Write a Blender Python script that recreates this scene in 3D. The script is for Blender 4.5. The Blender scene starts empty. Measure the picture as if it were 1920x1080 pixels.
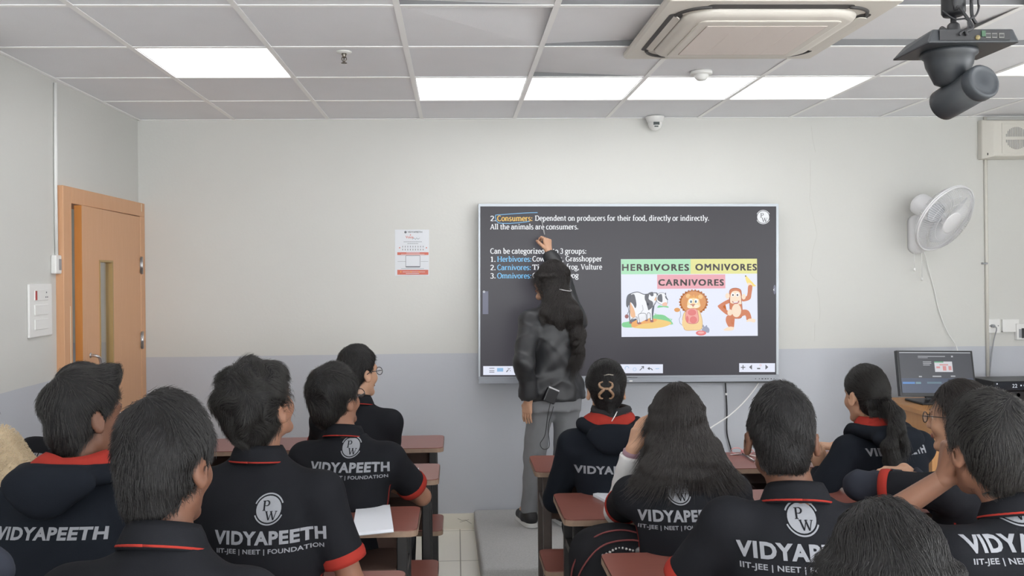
import bpy, bmesh, math, random
import numpy as np
from mathutils import Vector, Matrix
from mathutils.bvhtree import BVHTree
S = bpy.context.scene
COL = S.collection
PI = math.pi
R = math.radians

# ------------------------------------------------------------------ camera
F_PX, PX0, PY0 = 1659.0, 912.0, 515.0
CAM_Z = 1.64
CAM_YAW, CAM_ROLL = R(-1.98), -0.0102
cam = bpy.data.cameras.new('camera'); camo = bpy.data.objects.new('camera', cam); COL.objects.link(camo)
CAM_M = Matrix.Rotation(CAM_YAW, 3, 'Z') @ Matrix.Rotation(R(90), 3, 'X') @ Matrix.Rotation(CAM_ROLL, 3, 'Z')
camo.matrix_world = Matrix.Translation((0, 0, CAM_Z)) @ CAM_M.to_4x4()
cam.sensor_width = 36.0; cam.lens = F_PX / 1920 * 36.0
cam.shift_x = (960 - PX0) / 1920.0; cam.shift_y = (PY0 - 540) / 1920.0
cam.clip_start = 0.05; cam.clip_end = 60
S.camera = camo
# ------------------------------------------------------------------ view, world
S.view_settings.view_transform = 'Standard'; S.view_settings.look = 'None'
S.view_settings.exposure = 0.12; S.view_settings.gamma = 1.0; S.view_settings.use_curve_mapping = False
SKY = 10.0                 # daylight let in by the added, unseen windows
W = bpy.data.worlds.new('world'); S.world = W; W.use_nodes = True
W.node_tree.nodes['Background'].inputs[0].default_value = (.96, .985, 1.0, 1)
W.node_tree.nodes['Background'].inputs[1].default_value = SKY
PANEL_EMIT = 4.0          # brightness of the ceiling light panels
CORRIDOR_EMIT = 5.0
PORT = bpy.data.lights.new('window_portal', 'AREA'); PORT.shape = 'RECTANGLE'; PORT.size = 5.4; PORT.size_y = 1.4; PORT.cycles.is_portal = True
PO = bpy.data.objects.new('window_portal', PORT); COL.objects.link(PO); PO.location = (1.2, -2.66, 1.65); PO.rotation_euler = (R(90), 0, R(180)); PO['kind'] = 'helper'
PR2 = bpy.data.lights.new('window_portal', 'AREA'); PR2.shape = 'RECTANGLE'; PR2.size = 1.4; PR2.size_y = 3.4; PR2.cycles.is_portal = True
PO2 = bpy.data.objects.new('window_portal', PR2); COL.objects.link(PO2); PO2.location = (4.41, .0, 1.65); PO2.rotation_euler = (0, R(90), 0); PO2['kind'] = 'helper'
S.cycles.use_denoising = True
S.cycles.max_bounces = 8; S.cycles.diffuse_bounces = 5

# ------------------------------------------------------------------ helpers
def ray(x, y):
    return CAM_M @ Vector(((x - PX0) / F_PX, -(y - PY0) / F_PX, -1.0))
def at(x, y, Y):
    "point on the plane at depth Y seen at photo pixel x,y"
    d = ray(x, y); return Vector((0, 0, CAM_Z)) + d * (Y / d.y)
def at_z(x, y, z):
    d = ray(x, y); return Vector((0, 0, CAM_Z)) + d * ((z - CAM_Z) / d.z)
def at_x(x, y, X):
    d = ray(x, y); return Vector((0, 0, CAM_Z)) + d * (X / d.x)

def lin(c):
    c = c / 255.0
    return c / 12.92 if c <= 0.04045 else ((c + 0.055) / 1.055) ** 2.4
def rgb(r, g, b): return (lin(r), lin(g), lin(b), 1.0)

_M = {}
def mat(name, col, rough=0.6, metal=0.0, var=0.0, vscale=8.0, bump=0.0, bscale=200.0, spec=0.5, alpha=1.0, sheen=0.0, emit=None, stretch=None, trans=0.0):
    if name in _M: return _M[name]
    m = bpy.data.materials.new(name); m.use_nodes = True; _M[name] = m
    nt = m.node_tree; b = nt.nodes['Principled BSDF']
    b.inputs['Base Color'].default_value = col; b.inputs['Roughness'].default_value = rough
    b.inputs['Metallic'].default_value = metal; b.inputs['Specular IOR Level'].default_value = spec
    if sheen: b.inputs['Sheen Weight'].default_value = sheen
    if trans: b.inputs['Transmission Weight'].default_value = trans
    if alpha < 1: b.inputs['Alpha'].default_value = alpha
    if emit:
        b.inputs['Emission Color'].default_value = col; b.inputs['Emission Strength'].default_value = emit
    if var or bump:
        tc = nt.nodes.new('ShaderNodeTexCoord'); src = tc.outputs['Object']
        if stretch:
            mp = nt.nodes.new('ShaderNodeMapping'); mp.inputs['Scale'].default_value = stretch
            nt.links.new(src, mp.inputs[0]); src = mp.outputs[0]
    if var:
        n = nt.nodes.new('ShaderNodeTexNoise'); n.inputs['Scale'].default_value = vscale; n.inputs['Detail'].default_value = 5
        nt.links.new(src, n.inputs['Vector'])
        mx = nt.nodes.new('ShaderNodeMix'); mx.data_type = 'RGBA'
        mx.inputs['A'].default_value = tuple(c * (1 - var) for c in col[:3]) + (1,)
        mx.inputs['B'].default_value = tuple(min(1, c * (1 + var)) for c in col[:3]) + (1,)
        nt.links.new(n.outputs['Fac'], mx.inputs['Factor']); nt.links.new(mx.outputs['Result'], b.inputs['Base Color'])
    if bump:
        n2 = nt.nodes.new('ShaderNodeTexNoise'); n2.inputs['Scale'].default_value = bscale; n2.inputs['Detail'].default_value = 3
        nt.links.new(src, n2.inputs['Vector'])
        bp = nt.nodes.new('ShaderNodeBump'); bp.inputs['Strength'].default_value = bump; bp.inputs['Distance'].default_value = 0.002
        nt.links.new(n2.outputs['Fac'], bp.inputs['Height']); nt.links.new(bp.outputs['Normal'], b.inputs['Normal'])
    return m
def emat(name, col, s=.86):
    if name in _M: return _M[name]
    m = bpy.data.materials.new(name); m.use_nodes = True; _M[name] = m
    b = m.node_tree.nodes['Principled BSDF']
    b.inputs['Base Color'].default_value = (0.01, 0.01, 0.01, 1); b.inputs['Roughness'].default_value = 0.35
    b.inputs['Emission Color'].default_value = col; b.inputs['Emission Strength'].default_value = s
    return m

def link(o, parent=None):
    COL.objects.link(o)
    if parent is not None: o.parent = parent
    return o
def tag(o, label=None, cat=None, group=None, kind=None):
    if label: o['label'] = label
    if cat: o['category'] = cat
    if group: o['group'] = group
    if kind: o['kind'] = kind
    return o
def thing(name, label, cat, loc=(0, 0, 0), rz=0.0, group=None):
    o = bpy.data.objects.new(name, None); o.empty_display_size = 0.05
    o.location = loc; o.rotation_euler = (0, 0, rz); link(o)
    return tag(o, label, cat, group)

class MB:
    "collects shapes; build() links them as one mesh object"
    def __init__(s): s.v = []; s.f = []; s.mi = []; s.sm = []; s.m = 0; s.smooth = False
    def add(s, vs, fs):
        o = len(s.v); s.v += [tuple(v) for v in vs]
        for f in fs:
            s.f.append(tuple(i + o for i in f)); s.mi.append(s.m); s.sm.append(s.smooth)
        return s
    def box(s, lo, hi, M=None):
        (a, b, c), (d, e, f) = lo, hi
        vs = [(a,b,c),(d,b,c),(d,e,c),(a,e,c),(a,b,f),(d,b,f),(d,e,f),(a,e,f)]
        if M is not None: vs = [M @ Vector(v) for v in vs]
        return s.add(vs, [(0,3,2,1),(4,5,6,7),(0,1,5,4),(1,2,6,5),(2,3,7,6),(3,0,4,7)])
    def prism(s, pts, z0, z1, M=None):
        "2D outline (ccw) in xy pulled from z0 to z1; M maps"
        n = len(pts)
        vs = [Vector((x, y, z0)) for x, y in pts] + [Vector((x, y, z1)) for x, y in pts]
        if M is not None: vs = [M @ v for v in vs]
        return s.add(vs, [tuple(range(n))[::-1], tuple(range(n, 2 * n))] + [(i, (i + 1) % n, n + (i + 1) % n, n + i) for i in range(n)])
    def loft(s, rings, cap=True):
        n = len(rings[0]); vs = [p for r in rings for p in r]; fs = []
        for k in range(len(rings) - 1):
            for i in range(n):
                j = (i + 1) % n
                fs.append((k*n+i, k*n+j, (k+1)*n+j, (k+1)*n+i))
        if cap:
            fs.append(tuple(range(n))[::-1]); fs.append(tuple(range((len(rings)-1)*n, len(rings)*n)))
        return s.add(vs, fs)
    def lathe(s, prof, M=None, n=24, cap=True):
        "profile of (r, z)"
        M = M or Matrix()
        return s.loft([[M @ Vector((r*math.cos(2*PI*i/n), r*math.sin(2*PI*i/n), z)) for i in range(n)] for r, z in prof], cap)
    def tube(s, pts, r, n=8, cap=True):
        pts = [Vector(p) for p in pts]; rs = r if isinstance(r, (list, tuple)) else [r]*len(pts)
        rings = []; up = None
        for i, p in enumerate(pts):
            t = (pts[min(i+1, len(pts)-1)] - pts[max(i-1, 0)]).normalized()
            if up is None: up = t.orthogonal().normalized()
            up = (up - t * up.dot(t)).normalized(); b = t.cross(up)
            rings.append([p + (up*math.cos(2*PI*k/n) + b*math.sin(2*PI*k/n)) * rs[i] for k in range(n)])
        return s.loft(rings, cap)
    def quad(s, a, b, c, d): return s.add([a, b, c, d], [(0, 1, 2, 3)])
    def build(s, name, mats, parent=None, bevel=0.0, seg=2, smooth=None, loc=None):
        me = bpy.data.meshes.new(name); me.from_pydata(s.v, [], s.f)
        if not isinstance(mats, (list, tuple)): mats = [mats]
        for m in mats: me.materials.append(m)
        me.polygons.foreach_set('material_index', s.mi)
        me.polygons.foreach_set('use_smooth', [bool(x or smooth) for x in s.sm]); me.update()
        o = bpy.data.objects.new(name, me); link(o, parent)
        if loc is not None: o.location = loc
        if bevel:
            md = o.modifiers.new('bevel', 'BEVEL'); md.width = bevel; md.segments = seg; md.limit_method = 'ANGLE'; md.angle_limit = R(40)
            md.harden_normals = False
        return o
def rrect(x0, y0, x1, y1, r, n=5):
    pts = []
    for cx, cy, a in ((x1-r, y0+r, -90), (x1-r, y1-r, 0), (x0+r, y1-r, 90), (x0+r, y0+r, 180)):
        for k in range(n+1):
            t = R(a + 90*k/n); pts.append((cx + r*math.cos(t), cy + r*math.sin(t)))
    return pts
def bez(pts, n=8):
    "smooth curve through points (Catmull-Rom)"
    P = [Vector(p) for p in pts]; P = [P[0]*2-P[1]] + P + [P[-1]*2-P[-2]]; out = []
    for i in range(1, len(P)-2):
        a, b, c, d = P[i-1:i+3]
        for k in range(n):
            t = k/n; out.append(0.5*((2*b)+(c-a)*t+(2*a-5*b+4*c-d)*t*t+(3*b-a-3*c+d)*t**3))
    out.append(P[-2]); return out

# ---- sans lettering from the built-in font, as (verts, faces) with height 1 cap units
_TX = {}
def sans(text, bold=0.0, space=1.0):
    key = (text, bold, space)
    if key in _TX: return _TX[key]
    c = bpy.data.curves.new('t', 'FONT'); c.body = text; c.size = 1; c.offset = bold; c.resolution_u = 3; c.space_character = space
    o = bpy.data.objects.new('t', c); COL.objects.link(o)
    dg = bpy.context.evaluated_depsgraph_get(); dg.update()
    me = bpy.data.meshes.new_from_object(o.evaluated_get(dg), depsgraph=dg)
    v = [(p.co.x, p.co.y) for p in me.vertices]; f = [tuple(p.vertices) for p in me.polygons]
    bpy.data.objects.remove(o); bpy.data.curves.remove(c); bpy.data.meshes.remove(me)
    _TX[key] = (v, f); return v, f
def fit(vf, x0, y0, x1, y1):
    "scale flat lettering so that its bounding box is x0..x1, y0..y1 (y0 is the bottom)"
    v, f = vf
    xs = [p[0] for p in v]; ys = [p[1] for p in v]
    a, b, c, d = min(xs), max(xs), min(ys), max(ys)
    return [(x0+(p[0]-a)/(b-a)*(x1-x0), y0+(p[1]-c)/(d-c)*(y1-y0)) for p in v], f

# ---- bold slab-serif lettering drawn from strokes (x-height .48, capitals .68)
def _arc(cx, cy, rx, ry, a0, a1, n=12):
    return [(cx+rx*math.cos(R(a0+(a1-a0)*k/n)), cy+ry*math.sin(R(a0+(a1-a0)*k/n))) for k in range(n+1)]
def L(*p): return list(p)
X, C, A_, D_ = .48, .68, .74, -.21
GL = {  # advance width, strokes (lists of points), slabs (x, y, half width)
 'a': (.50, [L((.38,.0),(.38,.32)), _arc(.23,.30,.15,.18,0,160), _arc(.20,.14,.14,.14,75,330), L((.22,.28),(.38,.28))], [(.42,.0,.06)]),
 'b': (.56, [L((.13,0),(.13,A_)), _arc(.27,.24,.18,.24,150,-150)], [(.08,A_,.07)]),
 'c': (.46, [_arc(.26,.24,.19,.24,50,320)], []),
 'd': (.58, [L((.42,0),(.42,A_)), _arc(.26,.24,.18,.24,30,330)], [(.37,A_,.07),(.47,0,.07)]),
 'e': (.50, [_arc(.26,.24,.19,.24,0,320), L((.08,.25),(.45,.25))], []),
 'f': (.36, [L((.14,0),(.14,.58)), _arc(.28,.58,.14,.16,180,50), L((.03,X-.03),(.30,X-.03))], [(.15,0,.12)]),
 'g': (.52, [_arc(.24,.31,.16,.17,0,360,16), L((.14,.16),(.12,.08),(.38,.04)), _arc(.24,-.09,.19,.13,80,-270,16), L((.38,.42),(.50,.46))], []),
 'h': (.60, [L((.13,0),(.13,A_)), _arc(.29,.30,.16,.18,160,0), L((.45,.30),(.45,0))], [(.08,A_,.07),(.13,0,.1),(.45,0,.1)]),
 'i': (.30, [L((.15,0),(.15,X)), L((.15,.60),(.15,.71))], [(.11,X,.07),(.15,0,.11)]),
 'L': (.60, [L((.14,0),(.14,C)), L((.14,.03),(.52,.03)), L((.52,.0),(.52,.18))], [(.14,C,.11),(.12,0,.1)]),
 'l': (.30, [L((.15,0),(.15,A_))], [(.10,A_,.08),(.15,0,.11)]),
 'm': (.90, [L((.13,0),(.13,X)), _arc(.28,.30,.16,.18,160,0), L((.44,.30),(.44,0)), _arc(.60,.30,.16,.18,160,0), L((.76,.30),(.76,0))], [(.09,X,.07),(.13,0,.1),(.44,0,.1),(.76,0,.1)]),
 'n': (.60, [L((.13,0),(.13,X)), _arc(.29,.30,.16,.18,160,0), L((.45,.30),(.45,0))], [(.09,X,.07),(.13,0,.1),(.45,0,.1)]),
 'o': (.54, [_arc(.27,.24,.2,.24,0,360,18)], []),
 'p': (.57, [L((.13,D_),(.13,X)), _arc(.27,.24,.18,.24,150,-150)], [(.09,X,.07),(.14,D_,.11)]),
 'r': (.42, [L((.13,0),(.13,X)), _arc(.29,.28,.16,.19,170,60)], [(.09,X,.07),(.14,0,.11)]),
 's': (.42, [_arc(.22,.355,.14,.125,40,270), _arc(.20,.125,.15,.125,90,-150)], []),
 't': (.36, [L((.15,.62),(.15,.12)), _arc(.27,.13,.12,.13,180,300), L((.03,X-.03),(.32,X-.03))], []),
 'u': (.60, [L((.13,X),(.13,.18)), _arc(.28,.19,.15,.19,180,340), L((.45,X),(.45,0))], [(.09,X,.07),(.41,X,.07),(.49,0,.07)]),
 'v': (.52, [L((.06,X),(.26,0)), L((.46,X),(.26,0))], [(.07,X,.09),(.45,X,.09)]),
 'w': (.78, [L((.06,X),(.22,0)), L((.39,X),(.22,0)), L((.39,X),(.56,0)), L((.72,X),(.56,0))], [(.07,X,.09),(.71,X,.09)]),
 'y': (.52, [L((.06,X),(.27,0)), L((.47,X),(.22,-.16),(.08,-.2))], [(.07,X,.09),(.46,X,.09)]),
 'z': (.46, [L((.06,X-.03),(.38,X-.03),(.08,.03),(.42,.03))], []),
 'A': (.70, [L((.08,0),(.34,C)), L((.34,C),(.61,0)), L((.17,.22),(.52,.22))], [(.09,0,.1),(.60,0,.11)]),
 'C': (.64, [_arc(.36,.34,.28,.34,50,315,16)], []),
 'D': (.72, [L((.14,0),(.14,C)), _arc(.30,.34,.34,.33,90,-90), L((.14,C-.03),(.32,C-.03)), L((.14,.03),(.32,.03))], [(.1,C,.09),(.1,0,.09)]),
 'G': (.70, [_arc(.36,.34,.28,.34,50,340,16), L((.60,.08),(.60,.30))], [(.55,.30,.12)]),
 'H': (.80, [L((.14,0),(.14,C)), L((.64,0),(.64,C)), L((.14,.35),(.64,.35))], [(.14,C,.12),(.14,0,.12),(.64,C,.12),(.64,0,.12)]),
 'O': (.74, [_arc(.37,.34,.30,.34,0,360,22)], []),
 'T': (.64, [L((.32,0),(.32,C)), L((.06,C-.03),(.58,C-.03)), L((.06,C),(.06,.52)), L((.58,C),(.58,.52))], [(.32,0,.13)]),
 'V': (.68, [L((.08,C),(.34,0)), L((.60,C),(.34,0))], [(.09,C,.11),(.59,C,.11)]),
 'P': (.62, [L((.15,0),(.15,C)), _arc(.30,.50,.22,.175,90,-90), L((.15,C-.02),(.32,C-.02)), L((.15,.34),(.32,.34))], [(.1,C,.09),(.15,0,.13)]),
 'W': (1.0, [L((.08,C),(.30,0)), L((.52,C),(.30,0)), L((.46,C),(.68,0)), L((.90,C),(.68,0))], [(.09,C,.11),(.50,C,.11),(.88,C,.1)]),
 '1': (.48, [L((.25,0),(.25,C)), L((.10,.56),(.25,C))], [(.25,0,.14)]),
 '2': (.50, [_arc(.24,.49,.17,.19,160,-35), L((.38,.38),(.08,.03)), L((.08,.03),(.44,.03))], []),
 '3': (.50, [_arc(.23,.51,.16,.16,150,-90), _arc(.22,.18,.19,.18,90,-150)], []),
 '.': (.26, [L((.12,.0),(.12,.11))], []), ':': (.28, [L((.13,.0),(.13,.11)), L((.13,.34),(.13,.45))], []),
 ',': (.26, [L((.13,.10),(.13,.0),(.08,-.11))], []), ' ': (.26, [], []),
}
def serif(text, thick=.138, thin=.072):
    V = []; Fc = []; x = 0
    def seg(p, q, w0, w1):
        dx, dy = q[0]-p[0], q[1]-p[1]; l = math.hypot(dx, dy) or 1e-6; nx, ny = -dy/l/2, dx/l/2
        o = len(V); V.extend([(p[0]+nx*w0, p[1]+ny*w0), (p[0]-nx*w0, p[1]-ny*w0), (q[0]-nx*w1, q[1]-ny*w1), (q[0]+nx*w1, q[1]+ny*w1)]); Fc.append((o, o+1, o+2, o+3))
    for ch in text:
        adv, st, sl = GL[ch]
        for pts in st:
            pts = [(p[0]+x, p[1]) for p in pts]; n = len(pts); ws = []
            for i in range(n):
                a, b = pts[max(i-1,0)], pts[min(i+1,n-1)]; l = math.hypot(b[0]-a[0], b[1]-a[1]) or 1e-6
                k = abs(b[1]-a[1])/l
                if n == 2 and ch in 'vwyAVW' and (b[0]-a[0])*(b[1]-a[1]) > 0: k *= .25
                ws.append(thin+(thick-thin)*k**1.2)
            for i in range(n-1): seg(pts[i], pts[i+1], ws[i], ws[i+1])
        for sx, sy, hw in sl:
            yy = sy - thin/2 if sy > .1 else sy + thin/2
            seg((x+sx-hw, yy), (x+sx+hw, yy), thin, thin)
        x += adv
    return V, Fc, x
# ------------------------------------------------------------------ room shell
XL, XR, YB, YF, H = -2.02, 4.35, 5.72, -2.6, 2.65
DADO = 1.135
def wall_paint():
    m = bpy.data.materials.new('two tone wall paint'); m.use_nodes = True; nt = m.node_tree; b = nt.nodes['Principled BSDF']
    tc = nt.nodes.new('ShaderNodeTexCoord'); sx = nt.nodes.new('ShaderNodeSeparateXYZ'); nt.links.new(tc.outputs['Object'], sx.inputs[0])
    nz = nt.nodes.new('ShaderNodeTexNoise'); nz.inputs['Scale'].default_value = 2.2; nt.links.new(tc.outputs['Object'], nz.inputs['Vector'])
    ma = nt.nodes.new('ShaderNodeMath'); ma.operation = 'MULTIPLY_ADD'; ma.inputs[1].default_value = 0.012; nt.links.new(nz.outputs['Fac'], ma.inputs[0]); nt.links.new(sx.outputs['Z'], ma.inputs[2])
    gt = nt.nodes.new('ShaderNodeMath'); gt.operation = 'GREATER_THAN'; gt.inputs[1].default_value = DADO + .006; nt.links.new(ma.outputs[0], gt.inputs[0])
    mx = nt.nodes.new('ShaderNodeMix'); mx.data_type = 'RGBA'
    mx.inputs['A'].default_value = rgb(188, 191, 198); mx.inputs['B'].default_value = rgb(206, 206, 202); nt.links.new(gt.outputs[0], mx.inputs['Factor'])
    n2 = nt.nodes.new('ShaderNodeTexNoise'); n2.inputs['Scale'].default_value = 1.3; n2.inputs['Detail'].default_value = 4; nt.links.new(tc.outputs['Object'], n2.inputs['Vector'])
    hs = nt.nodes.new('ShaderNodeHueSaturation'); mr = nt.nodes.new('ShaderNodeMapRange'); mr.inputs['To Min'].default_value = .96; mr.inputs['To Max'].default_value = 1.03
    nt.links.new(n2.outputs['Fac'], mr.inputs['Value']); nt.links.new(mr.outputs[0], hs.inputs['Value']); nt.links.new(mx.outputs['Result'], hs.inputs['Color']); nt.links.new(hs.outputs[0], b.inputs['Base Color'])
    b.inputs['Roughness'].default_value = .55; b.inputs['Specular IOR Level'].default_value = .3
    bp = nt.nodes.new('ShaderNodeBump'); bp.inputs['Strength'].default_value = .12; bp.inputs['Distance'].default_value = .004
    n3 = nt.nodes.new('ShaderNodeTexNoise'); n3.inputs['Scale'].default_value = 60; nt.links.new(tc.outputs['Object'], n3.inputs['Vector'])
    nt.links.new(n3.outputs['Fac'], bp.inputs['Height']); nt.links.new(bp.outputs[0], b.inputs['Normal'])
    return m
PAINT = wall_paint()
def floor_tiles():
    m = bpy.data.materials.new('cream floor tiles'); m.use_nodes = True; nt = m.node_tree; b = nt.nodes['Principled BSDF']
    tc = nt.nodes.new('ShaderNodeTexCoord'); mp = nt.nodes.new('ShaderNodeMapping'); mp.inputs['Location'].default_value = (-.01, -.28, 0); nt.links.new(tc.outputs['Object'], mp.inputs[0])
    br = nt.nodes.new('ShaderNodeTexBrick'); br.offset = 0; br.inputs['Scale'].default_value = 1; br.inputs['Brick Width'].default_value = .6; br.inputs['Row Height'].default_value = .6
    br.inputs['Mortar Size'].default_value = .0035; br.inputs['Mortar Smooth'].default_value = 0.1
    br.inputs['Color1'].default_value = rgb(236, 233, 222); br.inputs['Color2'].default_value = rgb(232, 229, 218); br.inputs['Mortar'].default_value = rgb(150, 145, 132)
    nt.links.new(mp.outputs[0], br.inputs['Vector']); nt.links.new(br.outputs['Color'], b.inputs['Base Color']); b.inputs['Roughness'].default_value = .28
    return m
def structure(o): o['kind'] = 'structure'; return o
WHITE = mat('white plastic', rgb(228, 228, 226), .38)
OFFW = mat('cream plastic', rgb(214, 211, 203), .42)
CEILM = mat('mineral ceiling tile', rgb(236, 237, 241), .9, var=.03, vscale=5, bump=.35, bscale=260)
BARM = mat('white grid bar', rgb(250, 250, 250), .45)
DARK = mat('dark void', rgb(60, 60, 62), .9)
b = MB(); b.box((XL-.12, YF-.12, -.12), (XR+.12, YB+.12, 0)); structure(b.build('floor', floor_tiles()))
b = MB(); b.box((XL-.12, YB, 0), (XR+.12, YB+.12, H+.25)); wall_back = structure(b.build('wall_back', PAINT))
RY0, RY1, WZ0, WZ1 = -1.7, 1.7, .95, 2.35      # windows added in the unseen right wall to brighten the left wall
b = MB(); b.box((XR, YF, 0), (XR+.12, YB, WZ0)); b.box((XR, YF, WZ1), (XR+.12, YB, H+.25)); b.box((XR, YF, WZ0), (XR+.12, RY0, WZ1)); b.box((XR, RY1, WZ0), (XR+.12, YB, WZ1)); structure(b.build('wall_right', PAINT))
for k in range(2):
    y0 = RY0+(RY1-RY0)*k/2; o = structure(thing('window_%d' % (k+5), None, None, (XR+.06, y0+.85, WZ0), R(90))); w = .85; h = WZ1-WZ0
    b = MB(); b.box((-w,-.03,0),(w,.03,.05)); b.box((-w,-.03,h-.05),(w,.03,h)); b.box((-w,-.03,.05),(-w+.05,.03,h-.05)); b.box((w-.05,-.03,.05),(w,.03,h-.05)); b.box((-.02,-.025,.05),(.02,.025,h-.05)); b.build('window_frame', mat('white window frame', rgb(226,226,226), .4), o)
WX0, WX1, WZ0, WZ1 = -1.5, 3.9, .95, 2.35      # band of windows added behind the camera to fill the room with light
b = MB(); b.box((XL-.12, YF-.12, 0), (XR+.12, YF, WZ0)); b.box((XL-.12, YF-.12, WZ1), (XR+.12, YF, H+.25)); b.box((XL-.12, YF-.12, WZ0), (WX0, YF, WZ1)); b.box((WX1, YF-.12, WZ0), (XR+.12, YF, WZ1)); structure(b.build('wall_front', PAINT))
for k in range(4):
    x0 = WX0+(WX1-WX0)*k/4; x1 = WX0+(WX1-WX0)*(k+1)/4; o = structure(thing('window_%d' % (k+1), None, None, ((x0+x1)/2, YF-.06, WZ0))); w = (x1-x0)/2; h = WZ1-WZ0
    b = MB(); b.box((-w,-.03,0),(w,.03,.05)); b.box((-w,-.03,h-.05),(w,.03,h)); b.box((-w,-.03,.05),(-w+.05,.03,h-.05)); b.box((w-.05,-.03,.05),(w,.03,h-.05)); b.box((-.02,-.025,.05),(.02,.025,h-.05)); b.build('window_frame', mat('white window frame', rgb(226,226,226), .4), o)
DY0, DY1, DZ = 4.60, 5.70, 2.08      # doorway in the left wall
b = MB(); b.box((XL-.12, YF, 0), (XL, DY0, H+.25)); b.box((XL-.12, DY0, DZ), (XL, YB, H+.25)); b.box((XL-.12, DY1, 0), (XL, YB, DZ))
structure(b.build('wall_left', PAINT))
# hairline cracks in the plaster of the back wall
CRK = mat('crack shade', rgb(192, 191, 186), .9)
cr = MB()
for pts in ([(1519,300),(1520,345),(1518,372),(1526,410),(1532,440),(1524,470),(1521,500),(1519,512),(1526,522),(1535,527)], [(1532,540),(1536,560),(1538,585),(1536,600)], [(1528,605),(1527,640)], [(1521,236),(1524,262),(1529,285)]):
    cr.tube([at(x, y, YB-.0003) for x, y in pts], .0009, 4)
cr.build('crack', CRK, wall_back)

# ceiling: square tiles lying on white grid bars, a few of them out of true
GX = -.21
LIGHTS = {(0,1),(1,1),(2,1),(3,1),(-2,2),(5,2),(-2,5),(1,6),(4,6),(-2,9),(1,9),(4,9),(-2,12),(1,12),(4,12)}
TILT = {(1,3):(0,0,.035,.012), (0,3):(.0,.028,.0,.0), (1,2):(.0,.0,.0,.024), (2,4):(.0,.0,.03,.03), (3,3):(0,0,.03,.03), (4,3):(.0,.0,.032,.012), (1,4):(0,0,.03,.022), (4,2):(0,0,.0,.0), (0,4):(0,0,.0,.02), (3,4):(0,0,.02,.03)}
# corner lifts: near-left, near-right, far-right, far-left
cx = range(-4, 9); cy = range(0, 14)
t = MB(); g = MB()
for c in cx:
    for r in cy:
        if (c, r) in LIGHTS: continue
        x0, x1 = max(GX+.6*c+.004, XL), min(GX+.6*(c+1)-.004, XR); y1, y0 = YB-.6*r-.004, max(YB-.6*(r+1)+.004, YF)
        if x1 <= x0 or y1 <= y0: continue
        l = TILT.get((c, r), (0,)*4); z = H + .0015
        p = [(x0,y0,z+l[0]),(x1,y0,z+l[1]),(x1,y1,z+l[2]),(x0,y1,z+l[3])]
        t.add(p + [(a,bb,c2+.016) for a,bb,c2 in p], [(0,3,2,1),(4,5,6,7),(0,1,5,4),(1,2,6,5),(2,3,7,6),(3,0,4,7)])
ceil = structure(t.build('ceiling', CEILM))
for c in range(-3, 8):
    x = GX+.6*c; g.box((x-.012, YF, H-.003), (x+.012, YB, H)); g.m = 1; g.box((x-.002, YF, H), (x+.002, YB, H+.036)); g.m = 0
for r in range(0, 14):
    y = YB-.6*r; g.box((XL, y-.012, H-.0025), (XR, y+.012, H+.0005)); g.m = 1; g.box((XL, y-.002, H), (XR, y+.002, H+.036)); g.m = 0
structure(g.build('trim_1', [BARM, mat('grey bar web', rgb(120, 120, 122), .6)]))  # web coloured grey to put shade into the gaps beside lifted tiles
b = MB(); b.box((XL-.12, YF-.12, H+.2), (XR+.12, YB+.12, H+.3)); structure(b.build('ceiling_slab', DARK))
# wall edge angle strips under the ceiling
b = MB(); b.box((XL, YB-.018, H-.004), (XR, YB, H-.0005)); b.box((XL, YF, H-.004), (XL+.018, YB, H-.0005)); structure(b.build('trim_2', BARM))

EMP = emat('lit diffuser', (.99, .99, 1.0, 1), PANEL_EMIT)
LBL = {(0,1):'square lit ceiling light, leftmost of the row of four over the screen', (1,1):'square lit ceiling light, second from left in the row over the screen',
 (2,1):'square lit ceiling light behind the smoke detector, third from left over the screen', (3,1):'square lit ceiling light, rightmost of the row of four over the screen',
 (-2,2):'square lit ceiling light on its own near the door', (5,2):'square lit ceiling light behind the hanging black camera at right edge'}
for (c, r) in sorted(LIGHTS, key=lambda k: (k[1], k[0])):
    x0, y0 = GX+.6*c, YB-.6*(r+1)
    lab = LBL.get((c, r), 'square lit ceiling light %s the students, out of the frame' % {5:'over the rows at left of', 6:'above', 9:'behind', 12:'far behind'}[r] if r > 3 else None)
    o = thing('ceiling_light', lab, 'ceiling light', (x0+.3, y0+.3, H), 0, 'square ceiling lights' if (c, r) in LBL else 'ceiling lights out of view, row %d' % {5:0,6:1,9:2,12:3}.get(r, 0))
    b = MB(); w = .296
    for lo, hi in (((-w,-w,.001),(w,-w+.012,.02)),((-w,w-.012,.001),(w,w,.02)),((-w,-w+.012,.001),(-w+.012,w-.012,.02)),((w-.012,-w+.012,.001),(w,w-.012,.02))): b.box(lo, hi)
    b.build('frame', BARM, o)
    b = MB(); b.box((-w+.012,-w+.012,.004),(w-.012,w-.012,.012)); b.build('diffuser', EMP, o)

# skirting tiles
SK = mat('skirting tile', rgb(226, 222, 210), .3, var=.05, vscale=3)
b = MB()
x = XL
while x < XR:
    b.box((x+.001, YB-.01, 0), (min(x+.6, XR)-.001, YB, .1)); x += .6
b2 = structure(b.build('baseboard_back', SK))
c2 = MB(); c2.tube([at(x, y, YB-.0112) for x, y in ((858,972),(866,976),(873,975),(884,982))], .0012, 4); c2.tube([at(x, y, YB-.0112) for x, y in ((862,979),(871,977),(879,974))], .001, 4); c2.build('crack', mat('crack dark', rgb(120,112,100), .9), b2)
b = MB(); b.box((XL, YF, 0), (XL+.01, DY0-.06, .1)); structure(b.build('baseboard_left', SK))
b = MB(); b.box((XR-.01, YF, 0), (XR, YB-.01, .1)); structure(b.build('baseboard_right', SK))

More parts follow.
